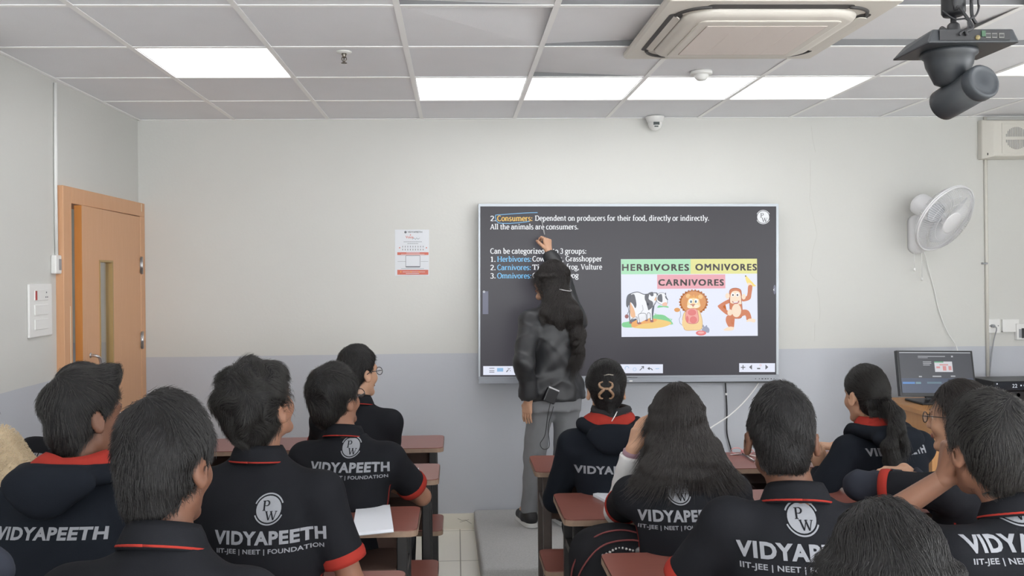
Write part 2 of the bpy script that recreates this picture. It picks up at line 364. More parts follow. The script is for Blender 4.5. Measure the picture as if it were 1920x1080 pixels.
# corridor beyond the door
b = MB(); b.box((-3.62, 3.2, 0), (-3.5, 7.2, 2.7)); structure(b.build('wall_corridor', PAINT))
b = MB(); b.box((-3.5, 7.1, 0), (XL-.12, 7.2, 2.7)); b.box((-3.5, 3.2, 0), (XL-.12, 3.3, 2.7)); structure(b.build('wall_corridor_ends', PAINT))
b = MB(); b.box((XL-.12, YB+.12, 0), (XL, 7.2, 2.7)); structure(b.build('wall_corridor_side', PAINT))
b = MB(); b.box((-3.6, 3.2, -.1), (XL-.12, 7.2, 0)); structure(b.build('floor_corridor', _M.get('x') or bpy.data.materials['cream floor tiles']))
b = MB(); b.box((-3.6, 3.2, 2.7), (XL-.12, 7.2, 2.8)); structure(b.build('ceiling_corridor', CEILM))
o = thing('ceiling_light', 'corridor ceiling light beyond the door', 'ceiling light', (-2.85, 5.0, 2.7))
b = MB(); b.box((-.3, -.6, -.02), (.3, .6, 0)); b.build('diffuser', emat('corridor diffuser', (1,.98,.95,1), CORRIDOR_EMIT), o)

# ------------------------------------------------------------------ door
def wood_mat(name, c, c2, sc=(30, 30, 2.2), rough=.42):
    m = bpy.data.materials.new(name); m.use_nodes = True; nt = m.node_tree; b = nt.nodes['Principled BSDF']; _M[name] = m
    tc = nt.nodes.new('ShaderNodeTexCoord'); mp = nt.nodes.new('ShaderNodeMapping'); mp.inputs['Scale'].default_value = sc; nt.links.new(tc.outputs['Object'], mp.inputs[0])
    n = nt.nodes.new('ShaderNodeTexNoise'); n.inputs['Scale'].default_value = 2.2; n.inputs['Detail'].default_value = 6; n.inputs['Distortion'].default_value = .6; nt.links.new(mp.outputs[0], n.inputs['Vector'])
    mx = nt.nodes.new('ShaderNodeMix'); mx.data_type = 'RGBA'; mx.inputs['A'].default_value = c; mx.inputs['B'].default_value = c2; nt.links.new(n.outputs['Fac'], mx.inputs['Factor'])
    nt.links.new(mx.outputs['Result'], b.inputs['Base Color']); b.inputs['Roughness'].default_value = rough
    return m
DWOOD = wood_mat('beech laminate', rgb(202, 152, 112), rgb(212, 164, 126))
DEDGE = wood_mat('orange lacquered edge', rgb(188, 122, 58), rgb(205, 140, 74))
STEEL = mat('brushed steel', rgb(190, 190, 192), .3, metal=1)
GREYP = mat('grey plastic', rgb(150, 152, 156), .4)
d = structure(thing('door_1', None, None, (XL, 0, 0)))
CX = .04   # how far the casing stands off the wall
b = MB()
b.box((-.12, DY0-.055, 0), (CX, DY0+.042, DZ+.035)); b.box((-.12, DY0+.042, DZ-.05), (CX, DY1+.018, DZ+.035)); b.box((-.12, DY1-.06, 0), (CX, DY1+.018, DZ-.05))
fr = b.build('door_frame', DWOOD, d, bevel=.003)
b = MB(); b.box((CX-.002, DY0+.012, .3), (CX+.0012, DY0+.018, 1.5)); b.box((CX-.002, DY1-.045, DZ-.02), (CX+.0012, DY1-.036, DZ+.03)); b.build('paint_chip', mat('chipped paint', rgb(226, 214, 190), .8), fr)
b = MB(); b.box((-.1, DY0+.0425, 0), (CX-.004, DY0+.0435, DZ-.05)); b.build('jamb_face', DEDGE, fr)
LW = DY1-.062-(DY0+.105); leaf = bpy.data.objects.new('door_leaf', None); link(leaf, d); leaf.location = (CX-.002, DY1-.062, 0); leaf.rotation_euler = (0, 0, R(1.6))
GY0, GY1, GZ0, GZ1 = -LW+.245, -LW+.435, .98, 1.735
b = MB(); T = .038
for y0, y1, z0, z1 in ((-LW, GY0, .008, DZ-.055), (GY1, 0, .008, DZ-.055), (GY0, GY1, .008, GZ0), (GY0, GY1, GZ1, DZ-.055)): b.box((-T, y0, z0), (0, y1, z1))
b.build('leaf_panel', DWOOD, leaf)
b = MB(); b.box((-T, -LW-.001, .008), (0, -LW+.0005, DZ-.055)); b.build('leaf_edge', DEDGE, leaf)
b = MB(); b.box((-T*.62, GY0, GZ0), (-T*.5, GY1, GZ1)); b.build('glass_pane', mat('door glass', (1,1,1,1), .02, trans=1.0), leaf)
b = MB(); b.box((-T, GY1-.004, GZ0), (.004, GY1+.010, GZ1)); b.box((-T, GY0-.006, GZ1-.004), (.004, GY1+.01, GZ1+.008)); b.box((-T, GY0-.006, GZ0), (.004, GY0+.003, GZ1)); b.build('glass_bead', mat('brass bead', rgb(170, 140, 90), .45), leaf)
b = MB(); b.smooth = True; hy = -LW+.10
b.tube(bez([(0,hy,1.23),(.035,hy+.0,1.225),(.045,hy+.02,1.2),(.045,hy+.03,1.12),(.045,hy+.02,1.06),(.03,hy,1.04),(0,hy,1.04)], 5), .008, 8); b.lathe([(.014,0),(.014,.004)], Matrix.Translation((0,hy,1.23)) @ Matrix.Rotation(R(90),4,'Y')); b.build('handle', STEEL, leaf)
for z in (.35, 1.25, 1.72):
    b = MB(); b.smooth = True; b.lathe([(.007,-.055),(.007,.055)], Matrix.Translation((CX+.006, DY1-.058, z)), 10); b.box((CX, DY1-.075, z-.05), (CX+.003, DY1-.042, z+.05)); b.build('hinge', STEEL, d)

# ------------------------------------------------------------------ small things on the left wall
def wall_l(x, y): return at_x(x, y, XL)
p0, p1 = wall_l(50, 541), wall_l(94, 628)
o = thing('switch_plate', 'white switch and socket plate on the left wall below the thermostat', 'light switch', (XL, p0.y, p1.z-.0)); w, h = p1.y-p0.y, .255
b = MB(); b.box((0, 0, 0), (.012, w, h)); b.build('plate', WHITE, o, bevel=.004)
for z0, z1, nm in ((.175, .225, 'socket'), (.105, .155, 'rocker'), (.035, .085, 'rocker')):
    b = MB(); b.box((.010, .05, z0), (.016, w-.05, z1)); q = b.build(nm, WHITE, o, bevel=.002)
    if nm == 'socket':
        b = MB(); b.box((.0155, .052, z0+.003), (.0185, .066, z1-.003)); b.build('red_rocker', mat('red indicator', rgb(170, 60, 60), .4), q)
        b = MB()
        for yy, zz in ((w-.07, .213), (w-.077, .19), (w-.06, .19)): b.lathe([(.004,0),(.004,.0004)], Matrix.Translation((.0163, yy, zz)) @ Matrix.Rotation(R(90),4,'Y'), 8)
        b.build('pin_hole', DARK, q)
p = wall_l(103, 497)
o = thing('thermostat', 'small white wall thermostat with grey display beside the door', 'thermostat', (XL, p.y, p.z))
b = MB(); b.box((0, -.05, -.045), (.028, .05, .05)); b.build('housing', WHITE, o, bevel=.006)
b = MB(); b.box((.0275, -.018, -.026), (.0292, .022, .03)); b.build('display', GREYP, o)
q = wall_l(106, 150)
b = MB(); b.smooth = True; b.tube([(XL+.009, p.y, p.z+.05), (XL+.009, p.y-.004, 2.2), (XL+.009, p.y+.004, H-.02)], .0085, 8); b.tube([(XL+.006, p.y+.02, p.z+.05), (XL+.006, p.y+.024, H-.1)], .003, 6)
tag(b.build('conduit', WHITE), 'thin white conduit rising from the thermostat to the ceiling', 'conduit')

# ------------------------------------------------------------------ poster
PY = YB - .002
def flat(mb, pts, Y): mb.add([at(x, y, Y) for x, y in pts], [tuple(range(len(pts)))[::-1]])
def flat_text(mb, vf, Y, x0, yb, x1, yt):
    v, f = fit(vf, x0, -yb, x1, -yt); mb.add([at(x, -y, Y) for x, y in v], [tuple(i) for i in f])
def disc_px(cx, cy, rx, ry=None, n=20, rot=0, a0=0, a1=360):
    ry = ry or rx; c, s = math.cos(R(rot)), math.sin(R(rot)); out = []
    for k in range(n):
        t = R(a0+(a1-a0)*k/n); x, y = rx*math.cos(t), ry*math.sin(t); out.append((cx+x*c-y*s, cy+x*s+y*c))
    return out
def ring_px(mb, cx, cy, r, w, Y, a0=0, a1=360, n=20):
    for k in range(n):
        t0, t1 = R(a0+(a1-a0)*k/n), R(a0+(a1-a0)*(k+1)/n)
        mb.add([at(cx+(r+d)*math.cos(t), cy-(r+d)*math.sin(t), Y) for t, d in ((t0,-w/2),(t1,-w/2),(t1,w/2),(t0,w/2))], [(3,2,1,0)])
def stroke_px(mb, pts, w, Y):
    for (xa, ya), (xb, yb) in zip(pts[:-1], pts[1:]):
        l = math.hypot(xb-xa, yb-ya) or 1; nx, ny = -(yb-ya)/l*w/2, (xb-xa)/l*w/2
        mb.add([at(xa+nx, ya+ny, Y), at(xa-nx, ya-ny, Y), at(xb-nx, yb-ny, Y), at(xb+nx, yb+ny, Y)], [(0,1,2,3)])
def rect_px(x0, y0, x1, y1): return [(x0,y0),(x1,y0),(x1,y1),(x0,y1)]
b = MB(); flat(b, rect_px(740.5, 430.5, 804.5, 517), PY)
PAPER = mat('white paper', rgb(218, 221, 226), .6); INK = mat('grey print', rgb(110, 112, 118), .7); RED = mat('red print', rgb(205, 112, 96), .6)
post = tag(b.build('wall_poster', PAPER), 'white notice sheet with red bands taped to the wall left of the screen', 'poster')
md = post.modifiers.new('solidify', 'SOLIDIFY'); md.thickness = .001; md.offset = -1
Y1 = PY - .002
b = MB(); flat_text(b, sans('VIDYAPEETH', .02), Y1, 764, 436.6, 791.5, 433.4); flat(b, disc_px(760.3, 435.3, 2.3), Y1)
stroke_px(b, [(773,449),(776,446),(779,449),(781,446),(784,448.5),(787,446)], .5, Y1)
for x0, x1, y in ((757, 791, 453.3), (764, 784, 456.8)):
    x = x0
    while x < x1: stroke_px(b, [(x, y), (x+1.6, y)], .9, Y1); x += 2.3
for i in range(9): stroke_px(b, [(755+4.8*i, 461), (755+4.8*i, 464)], 1.0, Y1); stroke_px(b, [(755+4.8*i, 466.5), (755+4.8*i, 469.5)], 1.1, Y1)
stroke_px(b, [(745.5,490.3),(760.5,490.3)], .4, Y1); stroke_px(b, [(789,490.3),(803,490.3)], .4, Y1)
for p, q in (((760.8,479.5),(787.6,479.5)),((760.8,479.5),(760.8,500.5)),((787.6,479.5),(787.6,500.5)),((761,500.3),(787.4,500.3))): stroke_px(b, [p, q], .7 if p[1] < 500 else 2.2, Y1)
stroke_px(b, [(752,503.6),(795,503.6)], .5, Y1)
b.build('print', INK, post)
b = MB(); flat(b, rect_px(745, 473, 803.5, 478), Y1); flat(b, rect_px(745, 506, 803, 515), Y1)
flat_text(b, sans('Voice', .01), Y1, 760.5, 447, 775, 442.2); flat(b, disc_px(769.6, 440.5, 1), Y1); flat(b, disc_px(749.3, 464.5, 1.2), Y1); flat(b, disc_px(799.5, 464.5, 1.2), Y1); b.build('red_band', RED, post)
Y2 = Y1-.001; b = MB(); stroke_px(b, [(762,474.4),(787,474.4)], .7, Y2); stroke_px(b, [(752,476.6),(796,476.6)], .7, Y2); stroke_px(b, [(755,509.8),(797,509.8)], .7, Y2); stroke_px(b, [(761,512.8),(786,512.8)], .8, Y2); b.build('band_text', PAPER, post)
b = MB()
for x in (751.5, 770.5, 786): flat(b, disc_px(x, 509.8, 1.2, n=10), Y2-.0005)
b.build('yellow_dot', mat('yellow print', rgb(235, 180, 90), .6), post)

# ------------------------------------------------------------------ interactive display board
BY = 5.625
board = thing('display_board', 'large interactive flat panel with a dark lesson slide on the back wall', 'display board', at(1178, 720, BY))
def part(mb, name, m, parent=board, **k):
    o = mb.build(name, m, parent, **k)
    if parent is not None:
        Mw = Matrix(); q = parent
        while q is not None: Mw = q.matrix_basis @ Mw; q = q.parent
        o.data.transform(Mw.inverted())
    return o
def slab_px(mb, x0, y0, x1, y1, Ya, Yb):
    vs = [at(x, y, Ya) for x, y in ((x0,y0),(x1,y0),(x1,y1),(x0,y1))]
    vs = vs + [Vector((v.x, Yb, v.z)) for v in vs]
    mb.add(vs, [(3,2,1,0),(4,5,6,7),(0,1,5,4),(1,2,6,5),(2,3,7,6),(3,0,4,7)])
SILV = mat('silver bezel', rgb(168, 174, 180), .35, metal=.3); BLKP = mat('black plastic', rgb(26, 27, 30), .35)
b = MB(); slab_px(b, 898, 384, 1459, 718, BY+.006, YB-.004); part(b, 'housing', BLKP)
b = MB()
slab_px(b, 897, 382, 1460, 387, BY, BY+.05); slab_px(b, 897, 387, 900.5, 706, BY, BY+.05); slab_px(b, 1455.5, 387, 1460, 702, BY, BY+.05)
part(b, 'bezel', SILV)
b = MB(); vs = [at(x, y, BY-.004) for x, y in ((897.5,711),(1461.5,706.5),(1461.5,714.5),(897.5,719.5))]
vs = vs + [Vector((v.x, BY+.05, v.z)) for v in vs]; FQ = [(3,2,1,0),(4,5,6,7),(0,1,5,4),(1,2,6,5),(2,3,7,6),(3,0,4,7)]; b.add(vs, FQ)
vs = [at(x, y, BY-.001) for x, y in ((897.3,706.5),(1460.6,702.5),(1461,706.3),(897.5,710.7))]; vs = vs + [Vector((v.x, BY+.05, v.z)) for v in vs]; b.add(vs, FQ)
sb = part(b, 'speaker_bar', mat('grey bezel', rgb(150, 154, 162), .4, metal=.2))
b = MB()
for k, (x, w) in enumerate(((1416,1.5),(1423,1.5),(1428,3),(1434,2.6),(1439,2),(1445,2))): flat(b, rect_px(x, 709.3-.01*k, x+w, 711), BY-.0048)
flat(b, rect_px(1170, 707.6, 1195, 708.4), BY-.006)
part(b, 'port', BLKP, sb); b = MB(); flat(b, rect_px(1180, 713, 1186, 715.5), BY-.0055); part(b, 'logo_badge', WHITE, sb)
SCRB = emat('dark slide', rgb(63, 61, 68), .86); _M['dark slide'].node_tree.nodes['Principled BSDF'].inputs['Roughness'].default_value = .3; _M['dark slide'].node_tree.nodes['Principled BSDF'].inputs['Specular IOR Level'].default_value = .22
b = MB(); flat(b, [(900.5,387),(1455.5,387),(1455.5,702.6),(900.5,706.6)], BY+.003); part(b, 'screen', SCRB)
EW = emat('screen white', rgb(238, 240, 244)); EY = emat('screen amber', rgb(250, 200, 82)); EB = emat('screen blue', rgb(110, 190, 240)); EBL = emat('screen pen blue', rgb(110, 176, 222)); EG = emat('screen grey', rgb(96, 98, 120))
TY = BY + .0022
def line(mb, text, x0, x1, base, cap=9.6):
    v, f, adv = serif(text); k = cap/.68; sx = (x1-x0)/adv
    mb.add([at(x0+p[0]*sx, base-p[1]*k, TY) for p in v], f)
tx = MB()
line(tx, 'Dependent on producers for their food, directly or indirectly.', 1003, 1330, 413.8)
line(tx, 'All the animals are consumers.', 919, 1085, 430)
line(tx, 'Can be categorized into 3 groups:', 919, 1100, 475.5)
line(tx, '2.', 919, 930.5, 414.6)
line(tx, '1.', 919, 930, 491); line(tx, 'Cow, Deer, Grasshopper', 998, 1129, 490)
line(tx, '2.', 919, 930, 506.5); line(tx, 'Tiger,', 998, 1036, 505.8); line(tx, 'frog, Vulture', 1062, 1129, 505.2)
line(tx, '3.', 919, 930, 522); line(tx, 'Crow, Cat,', 998, 1060, 521.5); line(tx, 'Dog', 1063, 1085, 521)
part(tx, 'slide_text', EW)
tx = MB(); line(tx, 'Consumers:', 932, 999, 414.3, 9.8); part(tx, 'slide_heading', EY)
tx = MB(); line(tx, 'Herbivores:', 932, 997, 490.6); line(tx, 'Carnivores:', 932, 996, 506.2); line(tx, 'Omnivores:', 932, 997, 521.8); part(tx, 'slide_keyword', EB)
b = MB(); stroke_px(b, [(929.5,402.5),(928.8,406),(929.5,410),(931.5,415),(935,418),(942,418.8),(955,419),(970,417.8),(984,416.3),(993,414.8)], 1.4, TY-.0004); stroke_px(b, [(930.5,403),(940,402.5),(960,401),(980,399.6),(995,398.8),(1008,398.6)], 1.4, TY-.0004); part(b, 'pen_stroke', EBL)
# round monogram in the corner of the slide
def monogram_px(cx, cy, r, Y, white, dark, par):
    b = MB(); flat(b, disc_px(cx, cy, r*.85, n=32), Y); ring_px(b, cx, cy, r*.97, r*.075, Y, 25, 155); ring_px(b, cx, cy, r*.97, r*.075, Y, 205, 335)
    lo = part(b, 'slide_logo', white, par)
    b = MB()
    for ch, x0, x1, yb, yt in (('P', cx-.42*r, cx+.08*r, cy+.08*r, cy-.58*r), ('W', cx-.22*r, cx+.62*r, cy+.70*r, cy+.10*r)):
        v, f, a = serif(ch, .13, .05); v, f = fit((v, f), x0, -yb, x1, -yt); b.add([at(x, -y, Y-.0005) for x, y in v], f)
    part(b, 'logo_letter', dark, lo)
EDK = emat('screen dark print', rgb(84, 84, 92))
monogram_px(1431, 407, 13.2, TY, EW, EDK, board)
b = MB(); flat(b, rect_px(905, 546, 915.5, 589), TY); part(b, 'slide_tab', EG)
b = MB(); flat(b, disc_px(1452.5, 543, 2.6, 9, n=14), TY); part(b, 'slide_tab', EG)
b = MB(); ring_px(b, 907.5, 547, 1.6, .8, TY-.0006, n=10); stroke_px(b, [(1452,541.5),(1450,543.3),(1452,545)], .9, TY-.0006); part(b, 'tab_arrow', EW)
EPW = emat('screen picture white', rgb(228, 232, 248)); 
b = MB(); flat(b, rect_px(1162, 683, 1243, 699.8), TY); part(b, 'toolbar', EPW)
b = MB(); flat(b, rect_px(1386, 681, 1453.2, 697.6), TY); part(b, 'toolbar', EPW)
b = MB(); flat(b, rect_px(906, 686.5, 992.5, 703.2), TY); tb = part(b, 'toolbar', EPW)
b = MB(); Z = TY-.0006
for y in (690.5, 695, 698): stroke_px(b, [(917.5, y), (927, y)], 1.1, Z)
stroke_px(b, [(949.5,697.5),(953,693.5)], 1.6, Z); stroke_px(b, [(953.5,693),(957,690)], .9, Z); stroke_px(b, [(952,690),(954.5,692)], .9, Z); stroke_px(b, [(956,694),(957.5,696)], .9, Z)
stroke_px(b, [(1199.5,694.5),(1206,688)], 1.4, Z); stroke_px(b, [(1202.5,687.5),(1207,687),(1206.5,691.5)], 1.3, Z)
flat(b, [(1213.5,691),(1218,687.8),(1218,694)], Z); stroke_px(b, [(1217,691),(1221,691.2),(1223.5,694)], 1.6, Z)
stroke_px(b, [(1389,688.8),(1397.5,688.6)], 1.6, Z); stroke_px(b, [(1393.2,684.4),(1393.2,693)], 1.6, Z); flat(b, [(1404.5,688.4),(1410,683.6),(1410,693.4)], Z); flat(b, [(1435.2,683.6),(1440.6,688.2),(1435.2,693.2)], Z); flat(b, rect_px(1419.5,689.8,1425.5,692.2), Z)
part(b, 'toolbar_icon', EDK, tb)
b = MB(); flat(b, rect_px(932, 690, 943.5, 696.8), Z); stroke_px(b, [(964,695),(966,691.5),(972,692)], 1.5, Z); ring_px(b, 982.5, 692.5, 3.2, 1, Z, n=12); stroke_px(b, [(984.5,695),(987.5,698)], 1.2, Z); ring_px(b, 1175.5, 690.5, 3.6, .9, Z, 0, 220, n=12); ring_px(b, 1190, 692.5, 3, .7, Z, n=12); stroke_px(b, [(1229,691.5),(1236,691)], 1.1, Z)
part(b, 'toolbar_icon', emat('screen pale blue', rgb(142, 186, 226)), tb)
b = MB(); ring_px(b, 1426, 684.8, 1.6, .6, Z, n=10); part(b, 'toolbar_mark', emat('screen rose', rgb(226, 160, 160)), tb)

# slide picture: three banners over drawings of a cow, a lion and a monkey
def Q(px, py): return (1160 + px*270/1822.0, 480 + py*160/1080.0)
def QL(*v): return [Q(v[i], v[i+1]) for i in range(0, len(v), 2)]
class Draw:
    def __init__(s): s.b = MB(); s.mats = []; s.z = 0; s.last = []
    def use(s, *c):
        key = 'screen ink %d %d %d' % c; m = emat(key, rgb(*c))
        if m not in s.mats: s.mats.append(m)
        s.b.m = s.mats.index(m); s.z += 1; s.Y = TY - .0012 - s.z*.00008; return s
    def poly(s, *v):
        pts = [at(x, y, s.Y) for x, y in QL(*v)]
        bm = bmesh.new(); f = bm.faces.new([bm.verts.new(p) for p in pts]); bmesh.ops.triangulate(bm, faces=[f]); bm.verts.index_update()
        s.b.add([q.co.copy() for q in bm.verts], [tuple(x.index for x in f.verts) for f in bm.faces]); bm.free(); return s
    def blob(s, *v):
        "smooth closed outline through the points"
        p = [Vector((v[i], v[i+1])) for i in range(0, len(v), 2)]; n = len(p); out = []
        for i in range(n):
            a, b_, c, d = p[i-1], p[i], p[(i+1) % n], p[(i+2) % n]
            for k in range(5):
                t = k/5; q = 0.5*((2*b_)+(c-a)*t+(2*a-5*b_+4*c-d)*t*t+(3*b_-a-3*c+d)*t**3); out += [q.x, q.y]
        s.last = out; return s.poly(*out)
    def edge(s, w=6, c=(92,92,100)):
        k = s.b.m; l = s.last; s.use(*c); s.line(w, *(l+l[:2])); s.b.m = k; s.z += 1; s.Y = TY-.0012-s.z*.00008; return s
    def el(s, cx, cy, rx, ry, rot=0, n=22):
        v = []
        for x, y in disc_px(cx, cy, rx, ry, n, rot): v += [x, y]
        return s.poly(*v)
    def line(s, w, *v):
        pts = QL(*v); stroke_px(s.b, pts, w*.148, s.Y); return s
    def done(s, name, par): return part(s.b, name, s.mats, par)
b = MB(); flat(b, QL(28,40, 1750,34, 1760,1010, 36,1025), TY-.0008); pic = part(b, 'slide_picture', EPW)
D = Draw(); D.use(166,224,182).poly(30,42, 910,38, 910,228, 33,232); D.use(226,224,140).poly(910,38, 1750,34, 1752,222, 910,228); D.use(232,160,172).poly(487,236, 1348,233, 1350,410, 488,416); D.done('banner', pic)
Z = TY-.0016
for t_, a in (('HERBIVORES', (46,186,886,104)), ('OMNIVORES', (974,182,1744,101)), ('CARNIVORES', (506,374,1328,296))):
    b = MB(); (x0, y0), (x1, y1) = Q(a[0], a[1]), Q(a[2], a[3])
    for dx, dy in ((0,0),(.7,.45),(-.7,.45),(.7,-.45),(-.7,-.45),(.7,0),(-.7,0)): flat_text(b, sans(t_, 0, 1.2), Z, x0+dx, y0+dy, x1+dx, y1+dy)
    part(b, 'banner_text', emat('screen banner ink', rgb(88, 84, 84)), pic)
D = Draw()
D.use(120,205,140).blob(40,865, 60,840, 120,830, 380,770, 470,745, 560,745, 620,780, 685,850, 640,870, 300,890, 160,905, 60,900)
for k in range(13): D.line(9, 470+k*16, 770+k*4, 458+k*18, 725+k*6)
D.use(240,200,110).blob(160,880, 190,820, 330,790, 500,800, 640,830, 660,860, 560,900, 380,920, 200,910)
D.use(238,166,84).blob(160,880, 190,820, 330,790, 480,800, 440,840, 300,860, 200,900)
D.use(96,104,120).blob(155,470, 240,450, 330,480, 470,460, 490,520, 470,600, 430,660, 430,790, 440,830, 400,830, 395,740, 370,735, 370,810, 345,815, 335,740, 260,745, 275,850, 235,855, 225,780, 160,830, 140,850, 130,740, 140,600, 100,640, 95,560, 110,500)
D.use(240,242,248).blob(160,478, 240,458, 330,488, 465,468, 482,520, 462,600, 424,660, 424,790, 430,815, 406,815, 400,730, 364,725, 362,800, 350,800, 340,730, 252,740, 266,840, 241,842, 228,770, 160,800, 150,835, 140,740, 150,600, 150,500).edge()
D.use(96,100,112).line(4, 300,620, 310,680, 270,735).line(4, 455,590, 430,660)
D.use(82,84,94).blob(120,500, 155,475, 150,560, 130,620, 105,650, 96,580).blob(150,500, 195,485, 215,545, 225,620, 210,660, 180,610, 145,570)
D.blob(335,490, 385,480, 380,545, 430,580, 430,640, 380,685, 370,660, 385,610, 335,560).blob(375,470, 430,455, 440,500, 415,510, 395,490)
D.use(238,184,140).blob(145,590, 165,620, 200,690, 210,770, 165,775, 145,720).blob(450,560, 470,520, 495,515, 490,555)
D.use(240,242,248).blob(485,490, 540,465, 590,480, 610,540, 615,600, 560,620, 500,590, 480,560).edge(5)
D.use(82,84,94).blob(500,500, 545,485, 552,580, 510,570, 490,545).blob(590,500, 625,550, 615,555, 592,530).blob(482,460, 500,490, 488,500, 478,480).blob(595,460, 600,485, 588,495, 585,480)
D.use(238,186,160).blob(555,600, 600,585, 615,610, 600,638, 560,635); D.use(120,205,140).blob(490,655, 510,625, 550,632, 620,635, 628,655, 560,645)
D.use(150,80,80).el(102,765, 25,26).el(265,850,22,12).el(420,822,20,12).el(352,815,18,10).el(152,845,18,12); D.use(82,84,94).line(7, 118,640, 128,700, 106,745)
D.done('cow_drawing', pic)
D = Draw()
D.use(150,156,180).line(7, 780,695, 785,760, 765,800, 775,850, 820,890).blob(1050,930, 1100,890, 1145,920, 1140,970, 1090,960).el(1070,890,12,22,-20).el(1108,892,10,18,20)
D.use(222,150,66).el(740,682,38,27)
D.use(176,104,48).el(948,585,175,152); 
for k in range(26):
    a = 2*PI*k/26; D.line(22, 948+150*math.cos(a), 585+130*math.sin(a), 948+185*math.cos(a), 583+160*math.sin(a))
D.use(218,142,66).el(948,585,158,138); D.use(240,190,120).el(880,508,30,28).el(1035,515,30,28)
D.use(244,208,144).blob(810,780, 850,700, 1000,680, 1045,760, 1060,860, 1040,930, 940,940, 840,935, 815,860).edge(5, (190,140,80)).el(870,910,38,30).el(965,905,38,34).el(830,850,28,60)
D.use(248,220,166).blob(870,590, 905,530, 1000,530, 1025,590, 1030,640, 960,665, 880,655)
D.use(230,160,70).poly(880,540, 910,490, 930,520, 950,480, 970,520, 1000,490, 1010,545, 950,530)
D.use(250,250,252).el(912,572,24,30).el(980,570,24,30); D.use(96,150,170).el(915,578,13,18).el(976,576,13,18); D.use(60,50,50).el(917,580,7,10).el(974,578,7,10)
D.use(190,120,100).blob(905,612, 965,610, 955,636, 920,638); D.use(250,236,210).el(900,640,34,22).el(985,636,34,22)
D.use(238,160,150).blob(850,720, 880,675, 980,670, 1005,740, 1010,820, 970,855, 880,850, 848,800).edge(6, (200,110,100))
D.use(226,112,110).el(928,715,54,40).el(945,808,46,46,-20).el(868,800,18,42); D.use(228,112,112).el(1042,975,66,32); D.use(240,170,165).el(1042,970,40,14)
D.done('lion_drawing', pic)
D = Draw()
D.use(250,222,120).blob(1600,250, 1615,248, 1650,320, 1690,350, 1740,378, 1690,385, 1640,365, 1610,310); D.use(90,90,60).el(1606,254,9,9)
D.use(246,222,196).blob(1635,340, 1680,350, 1685,385, 1640,390)
D.use(206,112,60).blob(1640,380, 1690,378, 1680,480, 1660,550, 1570,575, 1560,530, 1625,500)
D.blob(1400,545, 1415,585, 1320,640, 1395,705, 1370,745, 1260,650, 1280,610)
D.blob(1400,470, 1420,420, 1480,405, 1540,425, 1555,480, 1555,560, 1565,700, 1550,780, 1480,790, 1420,770, 1405,640).edge(6, (150,70,36))
D.blob(1380,750, 1470,780, 1420,820, 1460,895, 1400,905, 1355,820).blob(1540,690, 1640,690, 1680,795, 1620,810, 1600,750, 1490,795)
D.use(246,222,196).el(1378,505,28,38).el(1582,515,26,36).blob(1420,480, 1450,445, 1510,445, 1540,480, 1550,570, 1545,610, 1430,600, 1410,560).el(1490,690,60,85).el(1408,715,32,40).blob(1330,930, 1400,895, 1460,905, 1440,940, 1350,945).blob(1615,830, 1650,795, 1725,800, 1720,840, 1660,830)
D.use(250,250,252).el(1446,490,22,26).el(1503,490,22,26); D.use(70,50,50).el(1446,494,11,13).el(1503,494,11,13)
D.use(176,60,60).blob(1435,570, 1480,585, 1525,565, 1510,600, 1460,602); D.use(250,250,252).blob(1450,580, 1480,588, 1512,577, 1505,588, 1460,592)
D.done('monkey_drawing', pic)

# cables under the board
b = MB(); b.smooth = True; b.tube(bez([at(1360,716,5.69), at(1361.5,740,5.705), at(1363,770,5.705), at(1363,812,5.705), at(1372,850,5.705), at(1376,900,5.705), Vector((2.0,5.70,.2)), Vector((2.0,5.6,.135))], 6), .0045, 7)
c = tag(b.build('power_cable', BLKP), 'black cable hanging down the wall below the screen', 'cable')
b = MB(); p = at(1362, 739, 5.70); b.box((p.x-.006, 5.698, p.z-.007), (p.x+.006, 5.7115, p.z+.007)); b.build('cable_clip', WHITE, c)
b = MB(); b.smooth = True; b.tube(bez([at(1424,715,5.69), at(1412,733,5.66), at(1392,757,5.6), at(1365,781,5.55), at(1330,804,5.5), at(1300,830,5.45), at(1270,880,5.4), at(1262,930,5.35)] + [Vector((1.28,5.3,.135))], 6), .0042, 7)
tag(b.build('data_cable', WHITE), 'white cable sagging diagonally from the screen behind the long haired girl', 'cable')
# ------------------------------------------------------------------ ceiling fixtures
# air conditioner cassette
A0 = at_z(1166, 113, H-.03); A1 = at_z(1245, 1, H-.03); A2 = at_z(1705, 1, H-.03)
ACW = .95; acx = (A0.x + .005) + ACW/2; acy = A0.y - ACW/2 + .0
ac = thing('air_conditioner', 'cream ceiling cassette air conditioner with square intake grille', 'air conditioner', (A0.x+.005+.4375, A0.y-.4375, H)); ac.scale = (.921, .921, 1)
ACM = mat('aged cream plastic', rgb(216, 211, 203), .45, var=.02, vscale=2)
b = MB(); hw = ACW/2
def sq(w, r, z, n=6): return [Vector((x, y, z)) for x, y in rrect(-w, -w, w, w, r, n)]
b.loft([sq(hw, .012, -.002), sq(hw, .012, -.016), sq(hw-.008, .012, -.026)]); b.build('panel', ACM, ac)
b = MB(); b.smooth = True
b.loft([sq(.37, .13, -.026), sq(.367, .13, -.036), sq(.355, .12, -.047), sq(.335, .10, -.052)]); cb = b.build('centre_panel', ACM, ac)
b = MB(); b.loft([sq(.30, .03, -.0525), sq(.30, .03, -.056), sq(.292, .03, -.058)]); b.build('grille_frame', ACM, ac)
b = MB(); 
for k in range(60):
    y = -.24+.008*k; b.box((-.255, y, -.0605), (.255, y+.005, -.0575))
for k in range(5): x = -.255+.1275*k; b.box((x-.002, -.24, -.0602), (x+.002, .24, -.0575))
b.build('intake_grille', mat('dusty grille', rgb(204, 194, 188), .7), ac)
